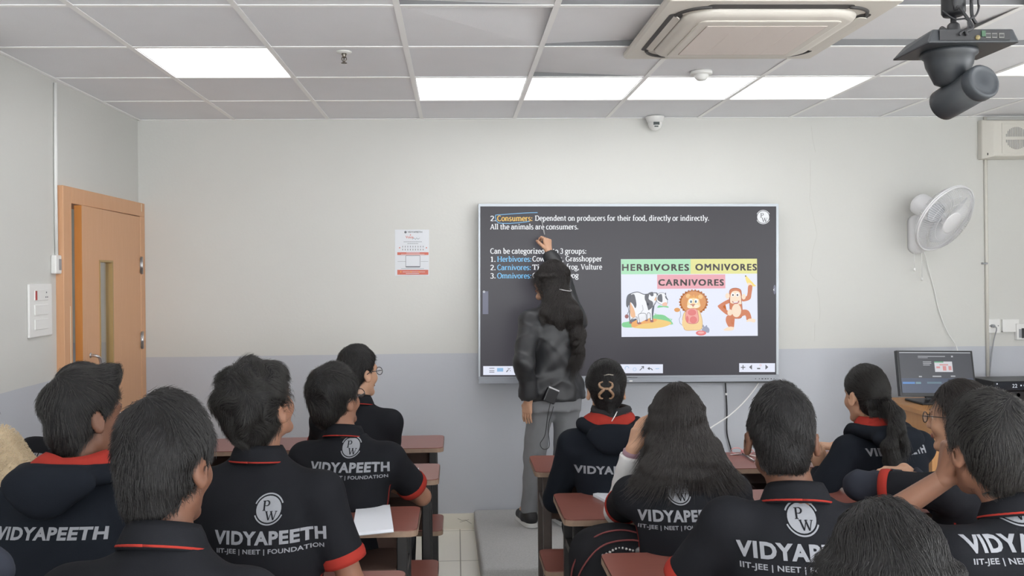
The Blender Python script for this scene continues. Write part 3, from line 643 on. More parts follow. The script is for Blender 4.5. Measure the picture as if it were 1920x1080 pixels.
for k in range(4):
    M = Matrix.Rotation(PI/2*k, 4, 'Z')
    b = MB(); b.prism(rrect(-.30, -.425, .30, -.368, .026), -.0275, -.0262, M); b.build('air_slot', mat('slot dark', rgb(70, 68, 68), .6), ac)
    if k == 0: continue
    b = MB(); b.smooth = False
    M2 = M @ Matrix.Translation((0, -.385, -.030)) @ Matrix.Rotation(R((-75, 3, 3, -24)[k]), 4, 'X')
    b.prism(rrect(-.27, -.032, .27, .012, .018), -.005, -.001, M2); b.build('louvre', ACM, ac, bevel=.001)
# corner slots
for k in range(4):
    M = Matrix.Rotation(PI/2*k, 4, 'Z'); b = MB(); b.smooth = True
    b.tube([M @ Vector((.27+.13*math.sin(R(a)), -.27-.13*math.cos(R(a)), -.028)) for a in range(5, 86, 8)], .008, 6)
    b.build('corner_slot', mat('slot dark', rgb(70, 68, 68), .6), ac)

# smoke detector
p = at_z(1315, 134, H)
o = thing('smoke_detector', 'small white smoke detector on the ceiling under the air conditioner', 'smoke detector', p)
b = MB(); b.smooth = True; b.lathe([(.055,0),(.055,-.012),(.05,-.018)]); b.build('base', WHITE, o)
b = MB(); b.smooth = True; b.lathe([(.034,-.016),(.036,-.02),(.034,-.03),(.024,-.042),(.02,-.045)]); b.build('sensor_head', WHITE, o)
# sprinkler
p = at_z(645, 97, H)
o = thing('sprinkler', 'small chrome fire sprinkler on the bare ceiling tiles right of the lone light', 'sprinkler', p)
b = MB(); b.smooth = True; b.lathe([(.035,0),(.034,-.004),(.014,-.008)]); b.build('escutcheon', WHITE, o)
CHR = mat('aged chrome', rgb(120, 115, 108), .25, metal=1)
b = MB(); b.smooth = True; b.lathe([(.01,-.005),(.012,-.012),(.008,-.02),(.009,-.026)]); b.tube([(-.008,0,-.024),(-.011,0,-.034),(-.004,0,-.046),(0,0,-.05)], .002, 6); b.tube([(.008,0,-.024),(.011,0,-.034),(.004,0,-.046),(0,0,-.05)], .002, 6); b.tube([(0,0,-.026),(0,0,-.046)], .0028, 6); b.build('nozzle', CHR, o)
b = MB(); b.smooth = True; b.lathe([(.013,-.050),(.014,-.052)], n=12); b.build('deflector', CHR, o)
# dome camera in the wall/ceiling corner
p = at(1228, 232, YB-.06)
o = thing('dome_camera', 'small white dome security camera at the ceiling above the screen', 'security camera', (p.x, YB-.062, H-.004))
b = MB(); b.smooth = True; b.lathe([(.06,0),(.06,-.008),(.054,-.024),(.044,-.042)]); b.build('base', WHITE, o)
M = Matrix.Translation((0, -.002, -.05)) @ Matrix.Rotation(R(35), 4, 'X') 
b = MB(); b.smooth = True; b.lathe([(.0,-.046),(.02,-.042),(.036,-.03),(.044,-.01),(.046,.006),(.042,.02)], Matrix.Translation((0,0,-.042))); b.build('ball', WHITE, o)
b = MB(); b.box((-.019,-.0455,-.058),(.019,-.036,-.04)); b.build('lens_window', mat('camera window', rgb(70, 76, 76), .2), o)
b = MB(); b.box((-.012,-.0425,-.071),(.012,-.034,-.064)); b.build('sensor', mat('camera window', rgb(70, 76, 76), .2), o)

# hanging pan-tilt camera
PYN = 1.8
c0 = at(1735, 80, PYN); c1 = at(1918, 80, PYN); zb = (c0.z+c1.z)/2
pcx = (c0.x+c1.x)/2
PTZ = mat('charcoal camera shell', rgb(46, 49, 53), .45); PTD = mat('black camera back', rgb(30, 30, 33), .5)
pt = thing('pan_tilt_camera', 'dark pan and tilt camera hanging upside down from the ceiling at right', 'camera', (pcx, PYN, zb))
pt.rotation_euler = (0, 0, R(-1))
b = MB(); wn, wf, dp, hh = .085, .106, .155, .03
b.loft([[Vector(q) for q in ((-wn-.012,0,0),(wn+.012,0,0),(wf-.01,dp,0),(-wf+.006,dp,0))], [Vector(q) for q in ((-wn,.004,hh),(wn,.004,hh),(wf-.045,dp-.02,hh),(-wf+.03,dp-.02,hh))]]); b.build('housing', PTZ, pt, bevel=.004)
b = MB(); b.box((-wn+.012, -.0015, .005), (wn-.01, .006, hh-.004)); bk = b.build('port_panel', PTD, pt)
b = MB()
for x in (.028, .041, .056): b.box((x-.0055, -.003, .009), (x+.0055, 0, .019))
b.build('socket', mat('dull socket', rgb(104, 104, 100), .5), bk); b = MB(); b.box((.036, -.0032, .011), (.046, -.0028, .017)); b.box((.0515, -.0032, .011), (.0605, -.0028, .0165)); b.box((.023,-.0032,.011),(.033,-.0028,.017)); b.build('socket_hole', DARK, bk)
b = MB(); b.box((.014, -.004, .012), (.022, 0, .024)); b.build('terminal', mat('green connector', rgb(58, 88, 66), .6), bk)
b = MB(); b.smooth = True; b.lathe([(.005,0),(.005,.004)], Matrix.Translation((.006,-.004,.010)) @ Matrix.Rotation(R(-90),4,'X'), 10); b.build('jack', mat('brass jack', rgb(120, 108, 70), .5), bk)
NX, NY = -.012, .075
b = MB(); b.smooth = True; b.lathe([(.056,0),(.057,-.008),(.05,-.014),(.047,-.03),(.030,-.068),(.018,-.074)], Matrix.Translation((NX, NY, 0)), 32); b.build('neck', PTZ, pt)
ax = Vector((.20, -.88, .22)).normalized(); q = ax.to_track_quat('Z', 'Y').to_matrix().to_4x4(); HC = Vector((NX+.020, NY-.012, -.094))
b = MB(); b.smooth = True; b.lathe([(0,-.062),(.028,-.061),(.035,-.056),(.0355,-.04),(.0355,.040)], Matrix.Translation(HC) @ q, 36); b.build('camera_head', PTZ, pt)
b = MB(); b.smooth = True; b.lathe([(.0358,.040),(.0372,.043),(.0372,.062),(.034,.066),(.030,.0655),(.029,.064),(.022,.0642),(.0,.0642)], Matrix.Translation(HC) @ q, 36); b.build('end_cap', mat('cap grey', rgb(52, 56, 61), .5), pt)
pz = H - zb
b = MB(); b.smooth = True; b.tube([(-.01,.06,hh-.002),(-.01,.06,hh+.05)], .006, 10); b.lathe([(.02,hh+.043),(.024,hh+.05),(.022,pz)], Matrix.Translation((-.01,.06,0)), 20); b.tube([(-.03,.05,hh+.006),(-.045,.045,hh+.012)], .006, 8); b.build('ceiling_pole', PTD, pt)
b = MB(); b.smooth = True; b.lathe([(.012,hh),(.014,hh+.012),(.012,hh+.024),(.008,hh+.028)], Matrix.Translation((-.01,.06,0)), 16); b.build('ball_joint', PTD, pt)
b = MB(); b.smooth = True
b.tube(bez([(-.028,.03,pz),(-.026,.03,.12),(-.018,.02,.08),(-.002,.01,.045),(-.004,.0,.03),(-.02,-.006,.022),(-.018,-.006,.014)], 5), .0035, 6)
b.tube(bez([(.016,.04,pz),(.018,.04,.13),(.012,.03,.09),(.008,.02,.06),(.016,.02,.045)], 5), .0035, 6)
b.tube(bez([(.03,.04,pz),(.032,.04,.13),(.028,.03,.085),(.015,.02,.062),(-.006,.01,.05),(-.012,.0,.03),(-.03,-.006,.02),(-.034,-.006,.014)], 5), .0022, 6)
b.tube(bez([(-.05,.03,.075),(-.03,.02,.055),(-.01,.01,.052),(-.006,.0,.03)], 5), .002, 6)
b.build('cable', PTD, pt)

# wall speakers
def speaker(name, label, loc, rz, w, h, dpt):
    o = thing(name, label, 'speaker', loc, rz)
    b = MB(); b.loft([[Vector(v) for v in ((-w,0,-h),(w,0,-h),(w,0,h),(-w,0,h))], [Vector(v) for v in ((-w,-dpt*.5,-h),(w,-dpt*.5,-h),(w,-dpt*.5,h),(-w,-dpt*.5,h))], [Vector(v) for v in ((-w+.05,-dpt,-h+.012),(w-.05,-dpt,-h+.012),(w-.05,-dpt,h-.012),(-w+.05,-dpt,h-.012))]])
    b.build('cabinet', OFFW, o, bevel=.006)
    g = h-.03; b = MB()
    for lo, hi in (((-g,-g),(g,-g+.006)),((-g,g-.006),(g,g)),((-g,-g+.006),(-g+.006,g-.006)),((g-.006,-g+.006),(g,g-.006))): b.box((lo[0],-dpt-.004,lo[1]),(hi[0],-dpt+.002,hi[1]))
    b.build('grille_frame', OFFW, o)
    b = MB()
    n = 13; rr = g*.74
    for k in range(n):
        x = -rr+2*rr*(k+.5)/n; zz = math.sqrt(max(0, rr*rr-x*x))
        for s_ in (-1, 1):
            if zz > .014: b.box((x-rr/n*.5, -dpt-.003, min(s_*.010, s_*zz)), (x+rr/n*.5, -dpt+.001, max(s_*.010, s_*zz)))
    b.build('grille', mat('grille slots', rgb(172, 171, 169), .7), o)
    b = MB()
    for k in range(2): b.box((-w+.022+.009*k, -dpt*.75-.004, -h+.022), (-w+.025+.009*k, -dpt*.5, -h+.036))
    b.build('mark', DARK, o)
p = at(1906, 259, YB-.1)
speaker('wall_speaker', 'cream wall speaker box with round grille at the right end of the back wall', (p.x, YB, p.z), 0, .20, .128, .1)
p = at(1846, 300, YB)
speaker('wall_speaker', 'grey wall speaker box under the ceiling at the left edge', (XL, 3.66, 2.5), R(90), .20, .115, .1)

# vertical conduit on the back wall, sockets and trunking
p = at(1846, 300, YB)
b = MB(); b.smooth = True; b.tube([(p.x, YB-.011, H-.005), (p.x+.001, YB-.011, .85)], .0105, 10)
o = tag(b.build('wall_conduit', OFFW), 'vertical cream conduit on the back wall right of the fan', 'conduit')
b = MB(); q = at(1843, 494, YB); b.box((q.x-.012, YB-.024, q.z-.006), (q.x+.018, YB, q.z+.006)); b.build('clip', GREYP, o)
c0, c1 = at(1848.5, 598, YB), at(1872, 624, YB)
o = thing('wall_socket', 'white round pin socket on the wall beside the conduit', 'socket', (c0.x, YB, c1.z))
b = MB(); w, h = c1.x-c0.x, c0.z-c1.z; b.box((0,-.02,0),(w,0,h)); b.build('plate', WHITE, o, bevel=.003)
b = MB(); b.smooth = True
for x, z, r_ in ((.014,h*.52,.004),(w-.013,h*.52,.004)): b.lathe([(r_,0),(r_,.001)], Matrix.Translation((x,-.0208,z)) @ Matrix.Rotation(R(-90),4,'X'), 10)
b.build('screw', GREYP, o)
q0 = at(1860, 611, YB-.02)
b = MB(); b.smooth = True; b.lathe([(.011,0),(.011,-.02),(.006,-.03)], Matrix.Translation((q0.x, YB-.02, q0.z)) @ Matrix.Rotation(R(-90),4,'X'), 12)
b.tube(bez([(q0.x,YB-.045,q0.z),(q0.x+.012,YB-.05,q0.z-.02),at(1863,640,YB-.02),at(1858,680,YB-.02),at(1855,720,YB-.03),at(1855,750,YB-.1)], 6), .0035, 6)
tag(b.build('plug_lead', GREYP), 'grey plug and lead in the wall socket beside the conduit', 'cable')
c0, c1 = at(1877, 599, YB), at(1908, 622, YB)
b = MB(); b.box((c0.x, YB-.016, c1.z), (c1.x, YB, c0.z)); b.box((c0.x,YB-.018,c1.z),(c1.x,YB,c1.z+.006)); tag(b.build('cable_trunking', WHITE), 'short white cable trunking between the two wall boxes', 'trunking')
c0, c1 = at(1907, 607, YB-.03), at(1940, 637, YB-.03)
o = thing('switch_box', 'white surface box with dark rockers at the right edge of the wall', 'switch', (c0.x, YB, c1.z)); w, h = c1.x-c0.x, c0.z-c1.z
b = MB(); b.box((0,-.03,0),(w,0,h)); b.build('box', WHITE, o, bevel=.003)
b = MB(); b.box((.012,-.034,.015),(.028,-.028,h-.035)); b.box((.05,-.034,.015),(.066,-.028,h-.035)); b.build('rocker', GREYP, o)
b = MB(); b.box((.030,-.034,.012),(.046,-.028,h-.03)); b.build('dark_rocker', DARK, o)

# ------------------------------------------------------------------ wall fan
FW = mat('fan white', rgb(226, 226, 228), .35)
FBL = mat('fan blade', rgb(205, 208, 214), .3, alpha=.75)
bp = at(1721, 440, YB-.03)
fan = thing('wall_fan', 'white oscillating wall fan with round cage right of the screen', 'fan', (bp.x, YB, bp.z))
b = MB(); b.smooth = True
def slabring(w, z0, z1, y, r): return [Vector((x, y, z)) for x, z in rrect(-w, z0, w, z1, r, 6)]
b.loft([slabring(.055,-.125,.13,0,.05)[::-1], slabring(.055,-.125,.13,-.035,.05)[::-1], slabring(.042,-.105,.12,-.06,.04)[::-1]]); b.build('wall_bracket', FW, fan)
hc = Vector((.17, -.285, .105)) if False else (at(1770, 409, YB-.30) - Vector((bp.x, YB, bp.z)))
axd = Vector((.37, -.75, -.51)).normalized()
FM = Matrix.Translation(hc) @ axd.to_track_quat('Z', 'Y').to_matrix().to_4x4()
mb_ = FM @ Vector((0, 0, -.20)); 
b = MB(); b.smooth = True; b.tube(bez([(0,-.05,.07),(0,-.10,.12),tuple((mb_*.6+Vector((0,-.08,.12))*.4)),tuple(FM @ Vector((0,0,-.12)))], 5), .028, 10); b.build('arm', FW, fan)
b = MB(); b.smooth = True; b.lathe([(.0,-.225),(.05,-.222),(.068,-.205),(.07,-.19),(.07,-.08),(.06,-.06),(.04,-.05)], FM, 28); b.build('motor_housing', FW, fan)
b = MB(); b.smooth = True; RC = .222
n = 40
for zc, r in ((0, RC), (.012, RC), (.0, RC-.006)): b.tube([FM @ Vector((r*math.cos(2*PI*k/n), r*math.sin(2*PI*k/n), zc)) for k in range(n+1)], .006, 6)
b.build('cage_rim', FW, fan)
for nm, zz, hub in (('front_grille', .062, .07), ('rear_grille', -.058, .06)):
    b = MB(); b.smooth = True
    for k in range(96):
        a = 2*PI*k/96; ca, sa = math.cos(a), math.sin(a); a2 = a + .12
        b.tube([FM @ Vector((hub*math.cos(a2), hub*math.sin(a2), zz)), FM @ Vector(((hub+RC)*.55*ca, (hub+RC)*.55*sa, zz*.96)), FM @ Vector((RC*.88*ca, RC*.88*sa, zz*.66)), FM @ Vector((RC*ca, RC*sa, 0))], .0014, 4, cap=False)
    for rr, z2 in ((.13, zz*.97), (.175, zz*.74)): b.tube([FM @ Vector((rr*math.cos(2*PI*k/n), rr*math.sin(2*PI*k/n), z2)) for k in range(n+1)], .0013, 5)
    b.lathe([(.0, zz+.004), (hub-.004, zz+.004), (hub+.003, zz), (hub, zz-.005), (.0, zz-.005)], FM, 28, cap=False); b.build(nm, FW, fan)
for j in range(3):
    b = MB(); b.smooth = True; rows = []
    for i in range(8):
        r = .03+.15*i/7; w = .03+.085*math.sin(PI*min(1, .25+.75*i/7)*.78); a = 2*PI*j/3 + .5
        row = []
        for k in range(6):
            u = (k/5-.5)*2*w/ max(r, .05); aa = a+u*.5+.35*(i/7)
            row.append(FM @ Vector((r*math.cos(aa), r*math.sin(aa), .018*(k/5-.5)*2)))
        rows.append(row)
    vs = [p for r_ in rows for p in r_]; b.add(vs, [(i*6+k, i*6+k+1, (i+1)*6+k+1, (i+1)*6+k) for i in range(7) for k in range(5)])
    o = b.build('blade', FBL, fan); md = o.modifiers.new('solidify', 'SOLIDIFY'); md.thickness = .002
b = MB(); b.smooth = True; b.lathe([(.0,.035),(.03,.03),(.036,.02),(.036,-.04)], FM, 20); b.build('hub', FW, fan)
for (x, y0, y1) in ((1715, 478, 502), (1729, 465, 520)):
    q0, q1 = at(x-1, y0, YB-.06)-fan.location, at(x, y1, YB-.06)-fan.location
    b = MB(); b.smooth = True; b.tube([(q0.x, -.058, q0.z+.02), tuple(q0), tuple(q1)], .0016, 5); cd = b.build('pull_cord', WHITE, fan)
    b = MB(); b.smooth = True; b.lathe([(.003,0),(.007,-.004),(.008,-.018),(.004,-.022)], Matrix.Translation(q1), 10); b.build('cord_knob', WHITE, cd)
b = MB(); b.smooth = True; b.tube(bez([at(1733,472,YB-.05), at(1744,515,YB-.015), at(1752,545,YB-.012), at(1760,580,YB-.012), at(1775,620,YB-.02), at(1791,645,YB-.03), at(1796,662,YB-.1), at(1798,690,YB-.12), Vector((3.2, YB-.1, .87))], 6), .003, 6)
tag(b.build('fan_cable', WHITE), 'thin white cable trailing down the wall from the fan', 'cable')

# ------------------------------------------------------------------ platform, teacher's desk and what stands on it
CARP = mat('grey carpet', rgb(180, 180, 179), .95, var=.22, vscale=120, bump=.8, bscale=400, spec=.1)
ZP = .127
b = MB(); b.prism([(.12,4.55),(4.34,4.55),(4.34,5.705),(.10,5.705)], 0.0, ZP); tag(b.build('teaching_platform', CARP, bevel=.018, seg=3), 'low grey carpeted platform under the screen', 'platform')
TX0, TX1, TY0_, TY1_ = 2.62, 3.95, 4.80, 5.42; TZ = .85
tdw = wood_mat('teak laminate', rgb(168, 118, 68), rgb(186, 136, 84))
td = thing('teacher_desk', 'brown wooden desk on the platform carrying the monitor', 'desk', ((TX0+TX1)/2, (TY0_+TY1_)/2, ZP))
w, dd, hh = (TX1-TX0)/2, (TY1_-TY0_)/2, TZ-ZP
b = MB(); b.box((-w, -dd, hh-.03), (w, dd, hh)); b.build('desktop', tdw, td, bevel=.004)
b = MB(); b.box((-w+.01, -dd+.02, 0), (-w+.03, dd-.02, hh-.03)); b.build('side_panel', tdw, td); b = MB(); b.box((w-.03, -dd+.02, 0), (w-.01, dd-.02, hh-.03)); b.build('side_panel', tdw, td)
b = MB(); b.box((-w+.03, -dd+.02, 0), (w-.03, -dd+.04, hh-.03)); b.build('front_panel', tdw, td)
# monitor
MYc = 5.16
m0, m1, m2 = at(1680.5, 658.5, MYc+.02), at(1822, 655, MYc+.02), at(1688.5, 744, MYc-.035)
mc = at(1756, 700, MYc)
ux = (m1-m0).normalized(); uz = (m0-m2).normalized(); ux = (ux - uz*ux.dot(uz)).normalized(); un = ux.cross(uz).normalized()
if un.y > 0: un = -un
MW, MH = (m1-m0).length, (m0-m2).length
MM = Matrix(((ux.x, un.x, uz.x, mc.x), (ux.y, un.y, uz.y, mc.y), (ux.z, un.z, uz.z, mc.z), (0,0,0,1)))
mon = thing('computer_monitor', 'black computer monitor showing the same lesson on the wooden desk', 'monitor', (mc.x, mc.y+.03, TZ))
TI = Matrix.Translation((-mc.x, -mc.y-.03, -TZ))
def mpart(b, name, m, par=mon, **k): return b.build(name, m, par, **k)
MT = TI @ MM
b = MB(); b.box((-MW/2, -.03, -MH/2), (MW/2, .0, MH/2), MT); mpart(b, 'monitor_case', BLKP)
b = MB(); b.box((-.03, .03, .02), (.03, .05, mc.z-TZ+.02)); mpart(b, 'stand_post', BLKP)
b = MB(); b.box((-.13, -.11, 0), (.12, .10, .014)); mpart(b, 'stand_base', BLKP, bevel=.006)
def mrect(mb, x0, y0, x1, y1, lift=.002):
    X = lambda u: (-.5+u)*MW; Zz = lambda v: (.5-v)*MH
    mb.add([MT @ Vector((X(x0), lift, Zz(y1))), MT @ Vector((X(x1), lift, Zz(y1))), MT @ Vector((X(x1), lift, Zz(y0))), MT @ Vector((X(x0), lift, Zz(y0)))], [(3,2,1,0)])
b = MB(); mrect(b, .025, .03, .975, .93); scr = mpart(b, 'monitor_screen', emat('monitor slide', rgb(64, 66, 74)))
b = MB(); mrect(b, .025, .61, .975, .93, .003); mpart(b, 'editor_panel', emat('monitor panel', rgb(66, 76, 98)), scr)
b = MB(); mrect(b, .03, .035, .97, .055, .0035)
mrect(b, .27, .12, .63, .135, .0035); mrect(b, .27, .155, .40, .165, .0035)
for k in range(3): mrect(b, .33, .24+.035*k, .44-.02*(k == 2), .255+.035*k, .0035)
mrect(b, .26, .56, .30, .585, .0035); mrect(b, .44, .555, .555, .58, .0035); mrect(b, .68, .55, .74, .575, .0035)
mrect(b, .71, .11, .735, .145, .0035)
mpart(b, 'screen_text', emat('monitor text', rgb(176, 178, 184)), scr)
b = MB(); mrect(b, .48, .24, .715, .47, .0035); mpart(b, 'screen_picture', emat('monitor picture', rgb(206, 206, 212)), scr)
b = MB(); mrect(b, .48, .24, .60, .265, .004); mpart(b, 'picture_band', emat('monitor green', rgb(96, 168, 128)), scr)
b = MB(); mrect(b, .545, .30, .66, .325, .004); mrect(b, .585, .34, .63, .44, .004); mrect(b, .66, .34, .70, .43, .004); mrect(b, .50, .35, .55, .39, .004); mpart(b, 'picture_band', emat('monitor rose', rgb(206, 140, 140)), scr)
b = MB(); mrect(b, .04, .69, .20, .735, .0035); mpart(b, 'panel_highlight', emat('monitor blue', rgb(82, 130, 190)), scr)
b = MB(); mrect(b, .36, .69, .55, .70, .0035); mrect(b, .36, .71, .55, .725, .0035); mrect(b, .21, .69, .28, .735, .0035); mpart(b, 'panel_highlight', emat('monitor teal', rgb(104, 138, 150)), scr)
# amplifier and mixer
q0 = at(1863, 723, 5.15); q1 = at(1863, 738, 5.15)
az = .917
o = thing('amplifier', 'black amplifier with a lit number display stacked on the desk', 'amplifier', (q0.x+.21, 5.15, az)); 
b = MB(); b.box((-.21, 0, 0), (.21, .24, .058)); b.build('case', BLKP, o, bevel=.003)
b = MB(); b.box((-.205, -.004, .004), (.205, 0, .054)); b.build('front_panel', mat('glossy front', rgb(22, 26, 34), .2), o)
b = MB(); v, f = fit(sans('22', .0), -.10, .02, -.07, .042); b.add([(x, -.0055, z) for x, z in v], f)
for k in range(5): b.box((-.05+.02*k, -.0052, .028), (-.042+.02*k, -.0042, .036))
b.box((-.195,-.0052,.04),(-.188,-.0042,.047)); b.build('digit_display', emat('led white', rgb(216, 222, 230)), o)
o = thing('audio_mixer', 'black audio unit with knobs under the amplifier on the desk', 'audio mixer', (q0.x+.21, 5.15, TZ))
b = MB(); b.box((-.21, 0, 0), (.21, .26, az-TZ-.003)); b.build('case', BLKP, o, bevel=.003)
for k in range(5):
    b = MB(); b.smooth = True; b.lathe([(.012,0),(.011,-.016)], Matrix.Translation((-.12+.06*k, 0, .042)) @ Matrix.Rotation(R(-90),4,'X') @ Matrix.Scale(-1,4,(0,0,1)), 14); b.build('knob', GREYP, o)
b = MB()
for k in range(9): b.box((-.16+.035*k, -.002, .010), (-.15+.035*k, .001, .020))
b.build('button', GREYP, o)
# ------------------------------------------------------------------ bench desks
LAM = mat('red brown laminate', rgb(132, 81, 72), .3, var=.12, vscale=14, stretch=(.6, 5, 5))
EDGE = mat('worn ply edge', rgb(150, 126, 108), .7, var=.25, vscale=40)
PLY = mat('dark plywood', rgb(84, 64, 56), .7, var=.15, vscale=12)
LEGB = mat('black steel tube', rgb(34, 33, 34), .45); LEGW = mat('worn brown steel tube', rgb(74, 64, 60), .5, var=.3, vscale=18)
def bench_desk(x0, x1, yn, yf, label, legm=LEGB, gap=.12, seat_d=.29):
    "desk top from yn (near) to yf (far), its bench on the near side"
    cxx = (x0+x1)/2; o = thing('bench_desk', label, 'school desk', (cxx, (yn+yf)/2, 0), 0, 'classroom bench desks in two blocks')
    w = (x1-x0)/2; d = (yf-yn)/2; zt = .75
    b = MB(); b.prism(rrect(-w, -d, w, d, .03), zt-.022, zt); top = b.build('desktop', LAM, o)
    b = MB(); b.loft([[Vector((x, y, z)) for x, y in rrect(-w-.002, -d-.002, w+.002, d+.002, .032)] for z in (zt-.024, zt-.003)], cap=False); b.build('edge_band', EDGE, top)
    for sx in (-1, 1):
        for sy in (-1, 1):
            b = MB(); b.box((sx*(w-.055)-.019, sy*(d-.05)-.019, 0), (sx*(w-.055)+.019, sy*(d-.05)+.019, zt-.023)); b.build('leg', legm, o, bevel=.004)
        b = MB(); b.box((sx*(w-.055)-.015, -d+.07, .56), (sx*(w-.055)+.015, d-.07, .59)); b.build('side_rail', legm, o)
        b = MB(); b.box((sx*(w-.055)-.015, -d-gap-seat_d+.08, .06), (sx*(w-.055)+.015, -d+.03, .09)); b.build('foot_rail', legm, o)
        for yy in (-d-gap-.06, -d-gap-seat_d+.06):
            b = MB(); b.box((sx*(w-.085)-.015, yy-.015, 0), (sx*(w-.085)+.015, yy+.015, .418)); b.build('bench_leg', legm, o, bevel=.003)
    b = MB(); b.box((-w+.075, -d+.03, .59), (w-.075, d-.03, .605)); b.build('book_shelf', PLY, o)
    b = MB(); b.box((-w+.075, d-.045, .45), (w-.075, d-.03, .727)); b.build('modesty_panel', PLY, o)
    b = MB(); b.prism(rrect(-w, -d-gap-seat_d, w, -d-gap, .03), .418, .44); st = b.build('bench_seat', LAM, o)
    b = MB(); b.loft([[Vector((x, y, z)) for x, y in rrect(-w-.002, -d-gap-seat_d-.002, w+.002, -d-gap+.002, .032)] for z in (.416, .437)], cap=False); b.build('edge_band', EDGE, st)
    return o
LROWS = [(4.57, 4.93), (3.86, 4.19), (3.10, 3.42), (2.36, 2.68), (1.62, 1.94)]
LX1 = [-.075, -.085, -.145, -.16, -.18]
LN = ['front row', 'second row', 'third row', 'fourth row', 'rear row']
LLAB = ['red brown bench desk nearest the front wall in the left block', 'red brown bench desk before the short haired boy with glasses, left block',
        'red brown bench desk with a white notebook on its right end, left of the aisle', 'red brown bench desk hidden behind the curly haired boy, left of the aisle', 'red brown bench desk nearest the camera in the left block']
for (yn, yf), x1, lb in zip(LROWS, LX1, LLAB): bench_desk(-1.62 if yn > 3.5 else -1.7, x1, yn, yf, lb)
RROWS = [(3.97, 4.33, .35, 2.15), (3.19, 3.58, .385, 2.15), (2.45, 2.80, .45, 2.15), (1.70, 2.04, .5, 2.15)]
RLAB = ['worn red brown bench desk touching the platform on the right of the aisle', 'red brown bench desk behind the girl with the claw clip, right of the aisle',
        'red brown bench desk behind the long haired girl, its pale corner at the bottom centre', 'red brown bench desk nearest the camera in the right block']
for k, ((yn, yf, x0, x1), lb) in enumerate(zip(RROWS, RLAB)): bench_desk(x0, x1, yn, yf, lb, LEGW if k == 0 else LEGB)

